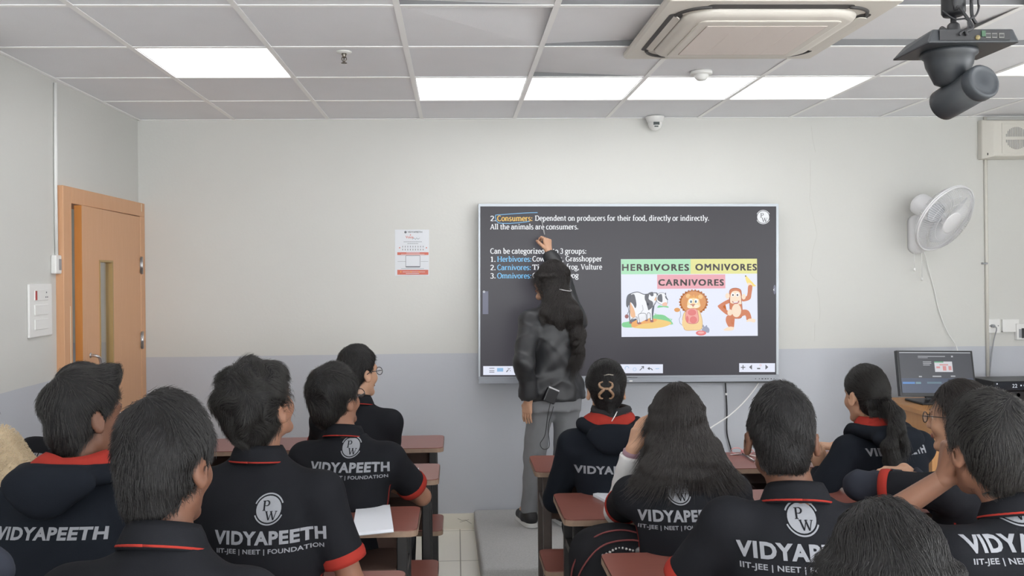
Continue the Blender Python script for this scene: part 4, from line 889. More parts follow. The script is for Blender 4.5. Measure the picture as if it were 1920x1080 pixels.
# ------------------------------------------------------------------ implicit surfaces for people, hair, clothes
def smin(a, b, k):
    if k <= 0: return np.minimum(a, b)
    h = np.maximum(k-np.abs(a-b), 0)/k
    return np.minimum(a, b)-h*h*k*.25
class Field:
    def __init__(s): s.p = []
    def _a(s, fn, lo, hi, k, op): s.p.append((fn, np.array(lo, float), np.array(hi, float), k, op)); return s
    def cap(s, a, b, ra, rb=None, k=.02, op='u', clip=None):
        a = np.array(a, float); b = np.array(b, float); rb = ra if rb is None else rb; ab = b-a; l2 = max(float(ab@ab), 1e-9); r = max(ra, rb)
        def fn(X, Y, Z):
            px, py, pz = X-a[0], Y-a[1], Z-a[2]
            t = np.clip((px*ab[0]+py*ab[1]+pz*ab[2])/l2, 0, 1)
            d = np.sqrt((px-t*ab[0])**2+(py-t*ab[1])**2+(pz-t*ab[2])**2)-(ra+(rb-ra)*t)
            if clip is not None:
                for q, n in clip: d = np.maximum(d, (X-q[0])*n[0]+(Y-q[1])*n[1]+(Z-q[2])*n[2])
            return d
        return s._a(fn, np.minimum(a, b)-r, np.maximum(a, b)+r, k, op)
    def chain(s, pts, rs, k=.01, op='u'):
        for i in range(len(pts)-1): s.cap(pts[i], pts[i+1], rs[i], rs[i+1], k, op)
        return s
    def ell(s, c, r, k=.02, op='u', M=None):
        c = np.array(c, float); r = np.array(r, float); Rm = np.array(M.to_3x3()) if M is not None else None; m = r.max()
        def fn(X, Y, Z):
            px, py, pz = X-c[0], Y-c[1], Z-c[2]
            if Rm is not None: px, py, pz = (Rm[0,0]*px+Rm[1,0]*py+Rm[2,0]*pz, Rm[0,1]*px+Rm[1,1]*py+Rm[2,1]*pz, Rm[0,2]*px+Rm[1,2]*py+Rm[2,2]*pz)
            k0 = np.sqrt((px/r[0])**2+(py/r[1])**2+(pz/r[2])**2); k1 = np.sqrt((px/r[0]**2)**2+(py/r[1]**2)**2+(pz/r[2]**2)**2)+1e-9
            return k0*(k0-1)/k1
        e = r if Rm is None else np.array([m]*3)
        return s._a(fn, c-e, c+e, k, op)
    def torso(s, rows, off=0.0, k=.03, n=2.3, z0=None, z1=None, op='u'):
        zz, rx, ry, cy = [np.array(c, float) for c in zip(*rows)]
        fz = np.linspace(zz[0], zz[-1], 120)
        def sm(v):
            q = np.interp(fz, zz, v); kk = np.ones(9)/9; return np.convolve(np.pad(q, 4, 'edge'), kk, 'valid')
        sx, sy, sc = sm(rx), sm(ry), sm(cy); a = zz[0] if z0 is None else z0; b = zz[-1] if z1 is None else z1
        def fn(X, Y, Z):
            zl = Z.ravel() if Z.size == max(Z.shape) else Z
            ax = np.interp(Z, fz, sx)+off; ay = np.interp(Z, fz, sy)+off; c = np.interp(Z, fz, sc)
            d = ((np.abs(X)/ax)**n+(np.abs(Y-c)/ay)**n)**(1/n)
            d = (d-1)*np.minimum(ax, ay)
            return np.maximum(d, np.maximum(Z-b, a-Z))
        m = max(rx.max(), ry.max())+off+.05
        return s._a(fn, (-m, -m, a), (m, m, b), k, op)
    def evalgrid(s, h, lo=None, hi=None, post=None):
        L0 = np.min([p[1] for p in s.p if p[4] == 'u'], 0)-3*h-.012 if lo is None else np.array(lo, float)
        H0 = np.max([p[2] for p in s.p if p[4] == 'u'], 0)+3*h+.012 if hi is None else np.array(hi, float)
        n = np.maximum(np.ceil((H0-L0)/h).astype(int)+1, 4); F = np.full(n, 1.0, np.float32)
        ax = [L0[i]+h*np.arange(n[i]) for i in range(3)]
        for fn, a, b, k, op in s.p:
            m = max(k, 2.5*h)+.015
            i0 = np.clip(np.floor((a-m-L0)/h).astype(int), 0, n); i1 = np.clip(np.ceil((b+m-L0)/h).astype(int)+1, 0, n)
            if (i1 <= i0).any(): continue
            sl = tuple(slice(i0[i], i1[i]) for i in range(3))
            X = ax[0][sl[0]][:, None, None]; Y = ax[1][sl[1]][None, :, None]; Z = ax[2][sl[2]][None, None, :]
            d = fn(X, Y, Z).astype(np.float32)
            if op == 'u': F[sl] = smin(F[sl], d, k)
            elif op == 's': F[sl] = -smin(-F[sl], d, k)
        if post is not None:
            F = post(F, ax[0][:, None, None], ax[1][None, :, None], ax[2][None, None, :])
        F[0] = F[-1] = 1; F[:, 0] = F[:, -1] = 1; F[:, :, 0] = F[:, :, -1] = 1
        return F, L0
def nets(F, lo, h):
    Sg = F < 0; c = np.zeros(np.array(F.shape)-1, np.int8)
    for i in (0, 1):
        for j in (0, 1):
            for k in (0, 1): c += Sg[i:F.shape[0]-1+i, j:F.shape[1]-1+j, k:F.shape[2]-1+k]
    act = np.argwhere((c > 0) & (c < 8)); vid = np.full(c.shape, -1, np.int32); vid[tuple(act.T)] = np.arange(len(act))
    acc = np.zeros((len(act), 3)); cnt = np.zeros(len(act)); A = act
    for ax in range(3):
        o1, o2 = [q for q in range(3) if q != ax]
        for u in (0, 1):
            for v in (0, 1):
                p = A.copy(); p[:, o1] += u; p[:, o2] += v; q = p.copy(); q[:, ax] += 1
                fa = F[tuple(p.T)]; fb = F[tuple(q.T)]; m = (fa < 0) != (fb < 0); t = np.where(m, fa/np.where(m, fa-fb, 1), 0)
                pos = p.astype(float); pos[:, ax] += t; acc[m] += pos[m]; cnt[m] += 1
    V = lo+h*acc/cnt[:, None]; Q = []
    for ax in range(3):
        sl = [slice(None)]*3; sl2 = [slice(None)]*3; sl[ax] = slice(0, -1); sl2[ax] = slice(1, None)
        e = np.argwhere(Sg[tuple(sl)] != Sg[tuple(sl2)]); o1, o2 = (ax+1) % 3, (ax+2) % 3
        m = (e[:, o1] > 0) & (e[:, o2] > 0) & (e[:, o1] < c.shape[o1]) & (e[:, o2] < c.shape[o2]); e = e[m]
        def cell(d1, d2):
            p = e.copy(); p[:, o1] -= d1; p[:, o2] -= d2; return vid[tuple(p.T)]
        q = np.stack([cell(1, 1), cell(0, 1), cell(0, 0), cell(1, 0)], 1); inside = Sg[tuple(e.T)]
        q[~inside] = q[~inside][:, ::-1]; Q.append(q)
    Q = np.concatenate(Q); return V, Q[(Q >= 0).all(1)]
def npmesh(name, V, Q, mats, mi=None):
    me = bpy.data.meshes.new(name); me.vertices.add(len(V)); me.vertices.foreach_set('co', V.astype(np.float32).ravel())
    me.loops.add(Q.size); me.loops.foreach_set('vertex_index', Q.astype(np.int32).ravel()); me.polygons.add(len(Q))
    me.polygons.foreach_set('loop_start', np.arange(0, Q.size, Q.shape[1], dtype=np.int32))
    try: me.polygons.foreach_set('loop_total', np.full(len(Q), Q.shape[1], np.int32))
    except Exception: pass
    for m in mats: me.materials.append(m)
    if mi is not None: me.polygons.foreach_set('material_index', mi.astype(np.int32))
    me.polygons.foreach_set('use_smooth', np.ones(len(Q), bool)); me.update(calc_edges=True); return me
class Waves:
    "smooth pseudo noise from a sum of random plane waves"
    def __init__(s, seed, f, n=10, stretch=(1, 1, 1)):
        r = np.random.RandomState(seed); k = r.normal(size=(n, 3)); k /= np.linalg.norm(k, axis=1)[:, None]; s.k = k*f*np.array(stretch)*(.6+.8*r.rand(n))[:, None]; s.ph = r.rand(n)*6.28; s.n = n
    def __call__(s, X, Y, Z):
        a = 0
        for k, p in zip(s.k, s.ph): a = a+np.sin(k[0]*X+k[1]*Y+k[2]*Z+p)
        return a/math.sqrt(s.n)
def smooth_mesh(V, Q, it=1):
    for _ in range(it):
        acc = np.zeros_like(V); c = np.zeros(len(V))
        for a in range(4):
            for d in (1, 3): np.add.at(acc, Q[:, a], V[Q[:, (a+d) % 4]]); np.add.at(c, Q[:, a], 1)
        V = V*.5+.5*acc/np.maximum(c, 1)[:, None]
    return V
# ------------------------------------------------------------------ people
def skin_mat(name, col):
    m = mat(name, col, .55, var=.10, vscale=14, bump=.08, bscale=300, spec=.35); b = m.node_tree.nodes['Principled BSDF']
    b.inputs['Subsurface Weight'].default_value = .08; b.inputs['Subsurface Radius'].default_value = (.02, .008, .004); return m
SKIN = {'a': skin_mat('warm brown skin', rgb(158, 112, 88)), 'b': skin_mat('brown skin', rgb(146, 106, 86)), 'd': skin_mat('deep brown skin', rgb(110, 76, 60)), 'f': skin_mat('light brown skin', rgb(190, 148, 122))}
LIP = mat('lips', rgb(136, 86, 76), .5); EYEW = mat('eye white', rgb(226, 222, 216), .2); IRIS = mat('dark iris', rgb(30, 20, 16), .15)
HAIRB = mat('black hair base', rgb(25, 24, 25), .6, spec=.25); HAIRS = mat('black hair strands', rgb(28, 26, 26), .45, spec=.5)
HAIRG = mat('soft black hair strands', rgb(40, 38, 36), .45, spec=.5)
HAIRB2 = mat('brown black hair base', rgb(28, 25, 24), .6, spec=.25); HAIRS2 = mat('brown black hair strands', rgb(40, 35, 33), .45, spec=.5)
def fabric(name, col, sidecol=None, bump=.16, rough=.85, y0=0.0, halfw=.009, ztop=.40):
    m = mat(name, col, rough, var=.14, vscale=9, bump=bump, bscale=420, spec=.12)
    if sidecol is not None:
        nt = m.node_tree; b = nt.nodes['Principled BSDF']; tc = nt.nodes.new('ShaderNodeTexCoord'); sx = nt.nodes.new('ShaderNodeSeparateXYZ'); nt.links.new(tc.outputs['Object'], sx.inputs[0])
        def mth(op, a, bb):
            n = nt.nodes.new('ShaderNodeMath'); n.operation = op
            for i, q in enumerate((a, bb)):
                if q is None: continue
                if isinstance(q, (int, float)): n.inputs[i].default_value = q
                else: nt.links.new(q, n.inputs[i])
            return n.outputs[0]
        wid = mth('ADD', mth('MULTIPLY', mth('SUBTRACT', .34, sx.outputs['Z']), .09), halfw)       # piping that widens towards the hem
        dy = mth('ABSOLUTE', mth('ADD', sx.outputs['Y'], -y0), None)
        f = mth('MULTIPLY', mth('LESS_THAN', dy, wid), mth('LESS_THAN', sx.outputs['Z'], ztop))
        old = b.inputs['Base Color'].links[0].from_socket; mx = nt.nodes.new('ShaderNodeMix'); mx.data_type = 'RGBA'; mx.inputs['B'].default_value = sidecol
        nt.links.new(old, mx.inputs['A']); nt.links.new(f, mx.inputs['Factor']); nt.links.new(mx.outputs['Result'], b.inputs['Base Color'])
    return m
REDC = rgb(152, 50, 42)
POLO = fabric('black pique polo', rgb(29, 30, 34), REDC, y0=-.035); HOOD = fabric('navy black sweatshirt', rgb(25, 29, 36)); REDF = fabric('red cloth', REDC)
JACK = fabric('black nylon jacket', rgb(38, 39, 42), bump=.15, rough=.45); JACK.node_tree.nodes['Principled BSDF'].inputs['Specular IOR Level'].default_value = .5
GREYT = fabric('grey trousers cloth', rgb(132, 133, 137)); DARKT = fabric('charcoal trousers cloth', rgb(52, 54, 58)); WCLOTH = fabric('white sleeve cloth', rgb(206, 204, 204)); GREYF = fabric('slate sweatshirt', rgb(50, 53, 62))
PRINT = mat('white shirt print', rgb(140, 142, 148), .8, var=.06, vscale=60); SOLE = mat('white sole', rgb(220, 220, 218), .6); SHOE = mat('black shoe', rgb(30, 30, 32), .5)
FRAME = mat('dark spectacle frame', rgb(30, 28, 32), .3); LENS = mat('clear lens', (1, 1, 1, 1), .03, alpha=.18)

def ik(a, c, l1, l2, pole):
    a, c, pole = Vector(a), Vector(c), Vector(pole); d = c-a; L_ = d.length
    if L_ > (l1+l2)*.999: c = a+d*((l1+l2)*.999/L_); d = c-a; L_ = d.length
    x = (l1*l1-l2*l2+L_*L_)/(2*L_); h = math.sqrt(max(l1*l1-x*x, 0)); u = d/L_; p = pole-u*pole.dot(u); p = p.normalized()
    return a+u*x+p*h, c

def hand(f, w, fd, pn, side, curl=.35, spread=.12, sc=1.0, curls=None, thumb=(.55, .5), grip=None):
    "palm and five fingers; w wrist, fd fingers direction, pn palm normal (out of the palm), side +1 right hand"
    fd = Vector(fd).normalized(); pn = Vector(pn); pn = (pn-fd*pn.dot(fd)).normalized(); lat = fd.cross(pn)*side   # towards the thumb
    w = Vector(w); P = lambda a, l, n: w+(fd*a+lat*l+pn*n)*sc
    for l0, l1, r0, r1 in ((-.018, -.030, .014, .011), (-.006, -.011, .016, .0125), (.007, .010, .016, .0125), (.016, .028, .015, .012)): f.cap(P(.0, l0*.7, 0), P(.085, l1, 0), r0*sc, r1*sc, .012)
    bases = [(.028, .072, .0092), (.010, .080, .0095), (-.010, .076, .009), (-.028, .066, .0078)]
    for i, (l, ln, r) in enumerate(bases):
        c = curl if curls is None else curls[i]; a = 0; p = P(.088, l, .0); d = fd+lat*((1.5-i)*spread*.35); d.normalize(); prev = p
        for j, fr in enumerate((.46, .31, .25)):
            a += c*(1.0, 1.25, .9)[j]; dd = d*math.cos(a)+pn*math.sin(a); q = prev+dd*ln*fr*sc
            f.cap(prev, q, r*sc*(1-.1*j), r*sc*(.92-.12*j), .003); prev = q
    t0 = P(.022, .024, .006); t1 = P(.055, .046, .006+.02*thumb[1]); d2 = fd*.8+lat*(.35-.5*thumb[0])+pn*thumb[1]; d2.normalize(); t2 = t1+d2*.034*sc; t3 = t2+(d2+pn*.25*thumb[1]-lat*.25*thumb[0]).normalized()*.026*sc
    f.chain([t0, t1, t2, t3], [.0135*sc, .0115*sc, .0102*sc, .0085*sc], .006)

def head_field(f, P, M3, fem=False, eo=0.0, ears=True):
    "adds a head; P maps head coordinates to torso coordinates, M3 is its rotation"
    def c(a, b, r, r2=None, k=.015, op='u'): f.cap(P(a), P(b), r, r2, k, op)
    def e(p, r, k=.015, op='u', rot=None): f.ell(P(p), r, k, op, (M3 @ rot) if rot is not None else M3)
    e((0,-.008,.015), (.075,.096,.094)); e((0,.03,-.045), (.056,.062,.078), .03)
    jw = .040 if fem else .046
    c((jw,.005,-.075), (.012,.070,-.112), .018, .016, .02); c((-jw,.005,-.075), (-.012,.070,-.112), .018, .016, .02); c((-.012,.07,-.112), (.012,.07,-.112), .016, .016, .012)
    c((-.034,.078,.014), (.034,.078,.014), .012, .012, .012)                                                     # brow
    for s in (-1, 1): e((s*.036,.062,-.04), (.022,.024,.024), .02); e((s*.031,.097,-.006), (.017,.012,.012), .010, 's')
    c((0,.088,.004), (0,.104,-.036), .008, .0105, .008); e((0,.104,-.042), (.013,.012,.010), .006)
    for s in (-1, 1): e((s*.011,.096,-.046), (.008,.010,.007), .005)
    e((0,.092,-.071), (.023,.009,.0055), .004); e((0,.091,-.081), (.02,.009,.006), .004); e((0,.104,-.0758), (.022,.01,.0012), .002, 's')
    if ears:
        for s in (-1, 1):
            rot = Matrix.Rotation(s*R(-26), 3, 'Z') @ Matrix.Rotation(R(10), 3, 'X')
            e((s*(.0805+eo),-.010,-.022), (.0085,.019,.033), .006, 'u', rot); e((s*(.080+eo*.7),-.004,-.040), (.007,.010,.012), .006, 'u', rot); e((s*(.0895+eo),-.006,-.018), (.006,.011,.020), .005, 's', rot)
def short_hair(fh, P, M3, style):
    e = lambda p, r, k=.02, op='u': fh.ell(P(p), r, k, op, M3)
    v = style.get('vol', 1.0)
    e((0,-.014,.024), (style.get('sidew', .083+.006*(v-1)*3),.103+.004*v,.092+.018*v), .02)
    e((0,-.052,-.05), (.060,.046,.055), .03)
    if style.get('nape', 1): e((0,-.052,-.082), (.046,.034,.036), .025)
    if style.get('quiff'): e((.01,.050,.098), (.058,.045,.035), .03)
    if style.get('mop'): e((0,-.03,.05), (.092,.10,.085), .03); e((-.036,-.03,.02), (.05,.07,.06), .03); e((.036,-.03,.02), (.05,.07,.06), .03); e((0,-.075,-.03), (.06,.05,.07), .03)
    for s in (-1, 1): e((s*.086,-.004,-.03), (.018,.026,.040), .008, 's'); e((s*.06,.10,-.06), (.05,.085,.09), .01, 's')
FACE_CUT = (.012, 0)
def person(name, label, px, py, Y, s=1.0, lean=0.0, side=0.0, yaw=0.0, hyaw=0.0, hpitch=0.0, hroll=0.0, skin='a', hair=None, top='polo', fem=False, hands=None, grp=None,
           seat=.44, hunch=.03, trousers=None, seed=1, sleeve='short', width=1.0, root=None, legs='seat', hx=.0, hy=.02, print_=None, piping=True, standz=None, elbow=None, shirt_off=.016, neck_show=0.0, arm_scale=1.0, shy=0.0, under=None, hood_drop=.012, ear=.0, shz=0.0):
    rs = np.random.RandomState(seed)
    hw = at(px, py, Y)
    cl, sl = math.cos(lean), math.sin(lean)
    hzz = ((hw.z-seat)/s+hy*sl)/cl; tl = (hzz-.183)/.60
    Tm = Matrix.Rotation(-lean, 4, 'X') @ Matrix.Rotation(side, 4, 'Y')
    Hc = Vector((hx, hy, hzz)); off = Matrix.Rotation(yaw, 3, 'Z') @ ((Tm.to_3x3() @ Hc)*s)
    ro = thing(name, label, 'person', (hw.x-off.x, hw.y-off.y, 0.0 if legs == 'seat' else standz), yaw, grp)
    T = Matrix.Translation((0, 0, seat if legs == 'seat' else seat-standz)) @ Tm @ Matrix.Scale(s, 4); Ti = T.inverted()
    def child(me_or_mb, nm, par=ro, mtx=True):
        o = bpy.data.objects.new(nm, me_or_mb); link(o, par)
        if mtx and par is ro: o.matrix_local = T
        return o
    tz = lambda z: z*tl
    def cyf(z): return -hunch*math.sin(PI*min(max(z/.62, 0), 1))
    fx = (.92 if fem else 1.0)*width
    base = [(-.03,.165,.12,0),(.05,.172,.122,0),(.12,.162,.115,0),(.20,.142 if not fem else .128,.102,0),(.29,.146 if not fem else .132,.104,0),(.38,.162 if not fem else .145,.112,0),(.46,.168 if not fem else .152,.11,0),(.52,.15,.098,0),(.56,.118,.082,0),(.595,.08,.066,.004),(.63,.062,.06,.006)]
    rows = [(tz(z), rx*fx, ry, cyf(z)+cy) for z, rx, ry, cy in base]
    Sh = [Vector((sx*.172*fx, cyf(.53)-.004+shy*sx, tz(.532)+shz)) for sx in (-1, 1)]
    RMi = (Matrix.Translation(ro.location) @ Matrix.Rotation(yaw, 4, 'Z')).inverted()
    W2T = lambda w_: Ti @ (RMi @ Vector(w_))
    # head frame
    M3 = Matrix.Rotation(hyaw, 3, 'Z') @ Matrix.Rotation(hpitch, 3, 'X') @ Matrix.Rotation(hroll, 3, 'Y')
    P = lambda p: Hc + M3 @ Vector(p)
    # arms
    hl = hands or {}
    arms = []
    for i, sd in enumerate((-1, 1)):
        hd = hl.get('L' if sd < 0 else 'R', None)
        if hd is None: hd = dict(w=(sd*.10, .33, .79), fd=(-sd*.75, .66, 0), pn=(0, 0, -1), pole=(sd*1, -.35, -.6))
        wp = hd['w']
        if isinstance(wp, Vector): wv = W2T(wp)     # given in the room
        else: wv = Ti @ Vector(wp)
        el, wv = ik(Sh[i], wv, .285*arm_scale, .245*arm_scale, hd.get('pole', (sd, -.3, -.6)))
        arms.append((sd, Sh[i], el, wv, hd))
    # legs (root frame -> torso frame)
    lj = []
    for sd in (-1, 1):
        if legs == 'seat':
            hip, kn, an = (sd*.085, .02, seat+.085*s), (sd*.12, .42*s, seat+.055), (sd*.12, .36*s, .10)
        else:
            hip, kn, an = legs[sd]
        lj.append([Ti @ Vector(q) for q in (hip, kn, an)])
    # ---- body
    f = Field(); f.torso(rows, 0, .03)
    for sd, a, el, wv, hd in arms:
        f.cap((sd*.05*fx, cyf(.56), tz(.566)), a, .043, .048, .04); f.cap(a, el, .044, .036, .03); f.cap(el, wv, .037, .026, .015)
    nb = Vector((0, cyf(.58)+.006, tz(.585))); nt_ = P((0,-.018,-.06))
    f.cap(nb, nt_, .058 if not fem else .049, .054 if not fem else .046, .03); 
    head_field(f, P, M3, fem, ear)
    for (h_, k_, a_) in lj: f.cap(h_, k_, .078, .055, .03); f.cap(k_, a_, .054, .036, .02); fw = Ti.to_3x3() @ Vector((0, .1, -.03)); f.cap(a_, a_+fw, .03, .028, .02)
    h = .0065 if not hl.get('fine') else .005
    F, lo = f.evalgrid(h); V, Qd = nets(F, lo, h); del F
    # hands at a finer step, joined into the same mesh
    for sd, a, el, wv, hd in arms:
        g = Field(); dv = (wv-el).normalized(); g.cap(wv-dv*.05, wv+dv*.012, .0245, .024, .01)
        hand(g, wv, (Ti.to_3x3() @ Vector(hd['fd'])) if hd.get('rootframe', 1) else hd['fd'], Ti.to_3x3() @ Vector(hd['pn']), sd, hd.get('curl', .3), hd.get('spread', .12), 1.0 if not fem else .93, hd.get('curls'), hd.get('thumb', (.5, .4)))
        F, lo = g.evalgrid(.0034); v2, q2 = nets(F, lo, .0034); Qd = np.concatenate([Qd, q2+len(V)]); V = np.concatenate([V, v2])
    Pc = V[Qd].mean(1); Mi = np.array(M3.transposed()); loc = (Pc-np.array(Hc))@Mi.T
    lips = ((loc[:, 0]/.024)**2+((loc[:, 2]+.076)/.0125)**2 < 1) & (loc[:, 1] > .088)
    body = child(npmesh('body', V, Qd, [SKIN[skin], LIP], lips.astype(int)), 'body')
    for sx in (-1, 1):
        b = MB(); b.smooth = True; b.m = 0; Mx = Matrix.Translation(P((sx*.031, .0740, -.006))) @ M3.to_4x4() @ Matrix.Rotation(R(-90), 4, 'X')
        pr = [(.0116*math.sin(t*PI/10), -.0116*math.cos(t*PI/10)) for t in range(11)]; b.lathe(pr[:9], Mx, 14, cap=False); b.m = 1; b.lathe(pr[8:], Mx, 14, cap=False)
        child(b.build('eye', [EYEW, IRIS]).data, 'eye') if False else None
        o = b.build('eye', [EYEW, IRIS], ro); o.matrix_local = T
        b = MB(); b.smooth = True; b.tube([P((sx*x, y, z)) for x, y, z in ((.013,.0905,.012),(.028,.0905,.019),(.046,.078,.013))], [.0028,.0032,.0018], 6); o = b.build('eyebrow', HAIRB, ro); o.matrix_local = T
    # ---- top garment
    polo = top == 'polo'; hoodie = top == 'hoodie'; jk = top == 'jacket'
    offs = shirt_off+(.008 if hoodie else .004 if jk else 0)
    g = Field(); srows = [(z, rx+(.006 if z < tz(.3) else 0)-(.014 if z > tz(.57) else 0), ry-(.010 if z > tz(.57) else 0), cy) for z, rx, ry, cy in rows]
    g.torso(srows, offs, .03, z0=tz(-.015) if legs == 'seat' else tz(.045), z1=tz(.60)+.028)
    if fem: 
        for sx in (-1, 1): g.ell((sx*.066, .075+cyf(.4), tz(.40)), (.06, .05, .06), .05)
    cuffs = []
    for sd, a, el, wv, hd in arms:
        g.cap((sd*.05*fx, cyf(.56)-.002, tz(.562)), a, .046+offs*.6, .052+offs*.6, .05)
        if sleeve == 'short':
            ln = .72; ed = a+(el-a)*ln; n = (el-a).normalized(); g.cap(a, a+(el-a)*(ln+.1), .055+offs*.5, .054+offs*.45, .03, clip=[(ed, n)]); cuffs.append((ed, n, .0545+offs*.45, .03))
        else:
            n = (wv-el).normalized(); ed = wv-n*.02; rr = .014 if not jk else .018
            g.cap(a, el, .054+offs*.5, .044+offs*.5, .03); g.cap(el, wv+n*.06, .044+offs*.5, .030+offs*.45, .02, clip=[(ed, n)]); cuffs.append((ed, n, .031+offs*.45, .045))
    foldA = {'polo': .0045, 'hoodie': .006, 'jacket': .013}[top]; wv1 = Waves(seed*7+1, 22 if not jk else 30, 9, (.7, .7, 1.25)); wv2 = Waves(seed*7+2, 55, 8); wv3 = Waves(seed*7+3, 34, 8, (.6, .6, 1.3))
    ztop = tz(.60)
    def post(F_, X, Y_, Z):
        a = wv1(X, Y_, Z+.35*np.abs(X)); fold = 1-np.abs(a); b2 = wv2(X, Y_, Z)
        low = np.clip((tz(.46)-Z)/tz(.25), .25, 1.0)
        d = F_-foldA*(fold*low*1.2+.22*b2)-(0 if not jk else .004*np.clip(1-3*np.abs(wv3(X, Y_, Z)), 0, 1))
        return d
    hs = .0075 if Y < 3 else .009
    F, lo = g.evalgrid(hs, post=post); sV, sQ = nets(F, lo, hs); sV = smooth_mesh(sV, sQ, 1)
    smat = {'polo': POLO, 'hoodie': HOOD, 'jacket': JACK}[top]
    if isinstance(piping, bpy.types.Material): smat = piping
    shirt = child(npmesh('shirt', sV, sQ, [smat]), 'polo_shirt' if polo else 'hooded_sweatshirt' if hoodie else 'jacket')
    bvh = BVHTree.FromPolygons([tuple(v) for v in sV], [tuple(q) for q in sQ])
    sk = lambda b, nm, m: b.build(nm, m, shirt)
    for ed, n, r, w_ in cuffs:
        if polo or jk or hoodie:
            b = MB(); b.smooth = True; q = n.to_track_quat('Z', 'Y').to_matrix().to_4x4(); Mx = Matrix.Translation(ed) @ q
            b.lathe([(r*.90,.004),(r*1.06,.002),(r*1.09,-.008),(r*1.09,-w_*.7),(r*1.04,-w_)] if sleeve == 'short' else [(r*.72,.006),(r*.86,.002),(r*.9,-.01),(r*.98,-w_)], Mx, 28, cap=False)
            sk(b, 'sleeve_cuff', REDF if polo and sleeve == 'short' else smat)
    if under is not None:
        for sd, a, el, wv, hd in arms:
            g = Field(); n = (wv-el).normalized(); ed = wv-n*.012
            g.cap(a+(el-a)*.35, el, .052, .050, .03); g.cap(el, wv+n*.05, .050, .036, .03, clip=[(ed, n)])
            wu = Waves(seed+77, 50, 8); F, lo = g.evalgrid(.007, post=lambda F_, X, Y_, Z: F_-.0035*(1-np.abs(wu(X, Y_, Z)))); uV, uQ = nets(F, lo, .007); child(npmesh('undersleeve', uV, uQ, [under]), 'undersleeve')
    # collar
    def ringpts(zc, yc, rx, ry, tilt, n=36, lift=0.0):
        out = []
        for k in range(n):
            a = 2*PI*k/n; x, y = rx*math.sin(a), -ry*math.cos(a)          # k=0 at the back
            out.append(Vector((x, yc+y, zc+y*-tilt*-1*.0 - (y)*tilt*-1 + lift*0)))
        return out
    nk = nb + (nt_-nb)*.25
    if polo:
        tilt = -.22; prof = [(.064,.061,.040),(.067,.064,.043),(.073,.071,.030),(.086,.084,-.002),(.084,.081,-.008)]
        rings = []
        for rx, ry, z in prof: rings.append([Vector((nk.x+rx*math.sin(2*PI*k/36), nk.y-.002-ry*math.cos(2*PI*k/36), nk.z+z+tilt*(-ry*math.cos(2*PI*k/36)))) for k in range(36)])
        b = MB(); b.smooth = True; b.loft(rings, cap=False); cl_ = sk(b, 'collar', smat); md = cl_.modifiers.new('solidify', 'SOLIDIFY'); md.thickness = .003
        b = MB(); b.smooth = True; rr = rings[3]; b.tube([rr[k % 36]+Vector((0, 0, 0)) for k in range(37)], .0034, 6); b.build('collar_stripe', REDF, cl_)
    if hoodie:
        # hood lying on the upper back, with its lining showing round the neck
        gh = Field(); cz = tz(.585); cyh = cyf(.56); xh = hx*.55
        pt = lambda a: Vector((xh+.124*math.sin(a), cyh-.002-.128*math.cos(a)+(.03 if math.cos(a) < 0 else 0)*math.cos(a), cz+.034+.012*abs(math.sin(a))-hood_drop*max(0, math.cos(a))-.055*max(0, -math.cos(a))))
        rr_ = lambda a: .017+.008*max(0, math.cos(a))
        for k in range(20):
            a0, a1 = 2*PI*k/20, 2*PI*(k+1)/20
            gh.cap(pt(a0), pt(a1), rr_(a0), rr_(a1), .035)
        gh.ell((xh, cyh-.142, cz-hood_drop*.7+.024), (.124, .024, .042), .04); gh.ell((xh, cyh-.150, cz-hood_drop*.7+.008), (.092, .020, .040), .04); gh.ell((xh, cyh-.150, cz-hood_drop*.7-.024), (.055, .016, .036), .04)
        wvh = Waves(seed+90, 34, 8)
        F, lo = gh.evalgrid(.007, post=lambda F_, X, Y_, Z: F_-.003*wvh(X, Y_, Z)); hV, hQ = nets(F, lo, .007); hood = npmesh('hood', smooth_mesh(hV, hQ, 1), hQ, [smat]); ho = bpy.data.objects.new('hood', hood); link(ho, shirt)
        rings = []; wl_ = Waves(seed+91, 40, 8)
        for rx, ry, z in ((.121,.124,.044),(.112,.112,.060),(.098,.096,.074),(.082,.079,.084),(.070,.067,.080),(.064,.061,.04)):
            ring = []
            for k in range(48):
                a = 2*PI*k/48; x, y = rx*math.sin(a), cyh-.0-ry*math.cos(a)+.02*max(0, -math.cos(a))*-1
                ring.append(Vector((xh+x*(1+.03*wl_(x*2, y*2, z)), y*(1+.02*wl_(x, y, z+3)), cz+z-(hood_drop*(1.0, .8, .5, .25, .1, 0)[len(rings)])*max(0, math.cos(a))+.016*abs(math.sin(a))-.06*max(0, -math.cos(a))+.006*wl_(x, y, z*.3))))
            rings.append(ring)
        b = MB(); b.smooth = True; b.loft(rings, cap=False); ln = b.build('hood_lining', REDF, ho); md = ln.modifiers.new('solidify', 'SOLIDIFY'); md.thickness = .005
    if jk:
        rings = []
        for rx, ry, z in ((.058,.054,.055),(.062,.058,.06),(.068,.064,.04),(.078,.074,-.01)): rings.append([Vector((nk.x+rx*math.sin(2*PI*k/36), nk.y-.002-ry*math.cos(2*PI*k/36), nk.z+z-.25*(-ry*math.cos(2*PI*k/36)))) for k in range(36)])
        b = MB(); b.smooth = True; b.loft(rings, cap=False); cl_ = sk(b, 'collar', smat); md = cl_.modifiers.new('solidify', 'SOLIDIFY'); md.thickness = .004
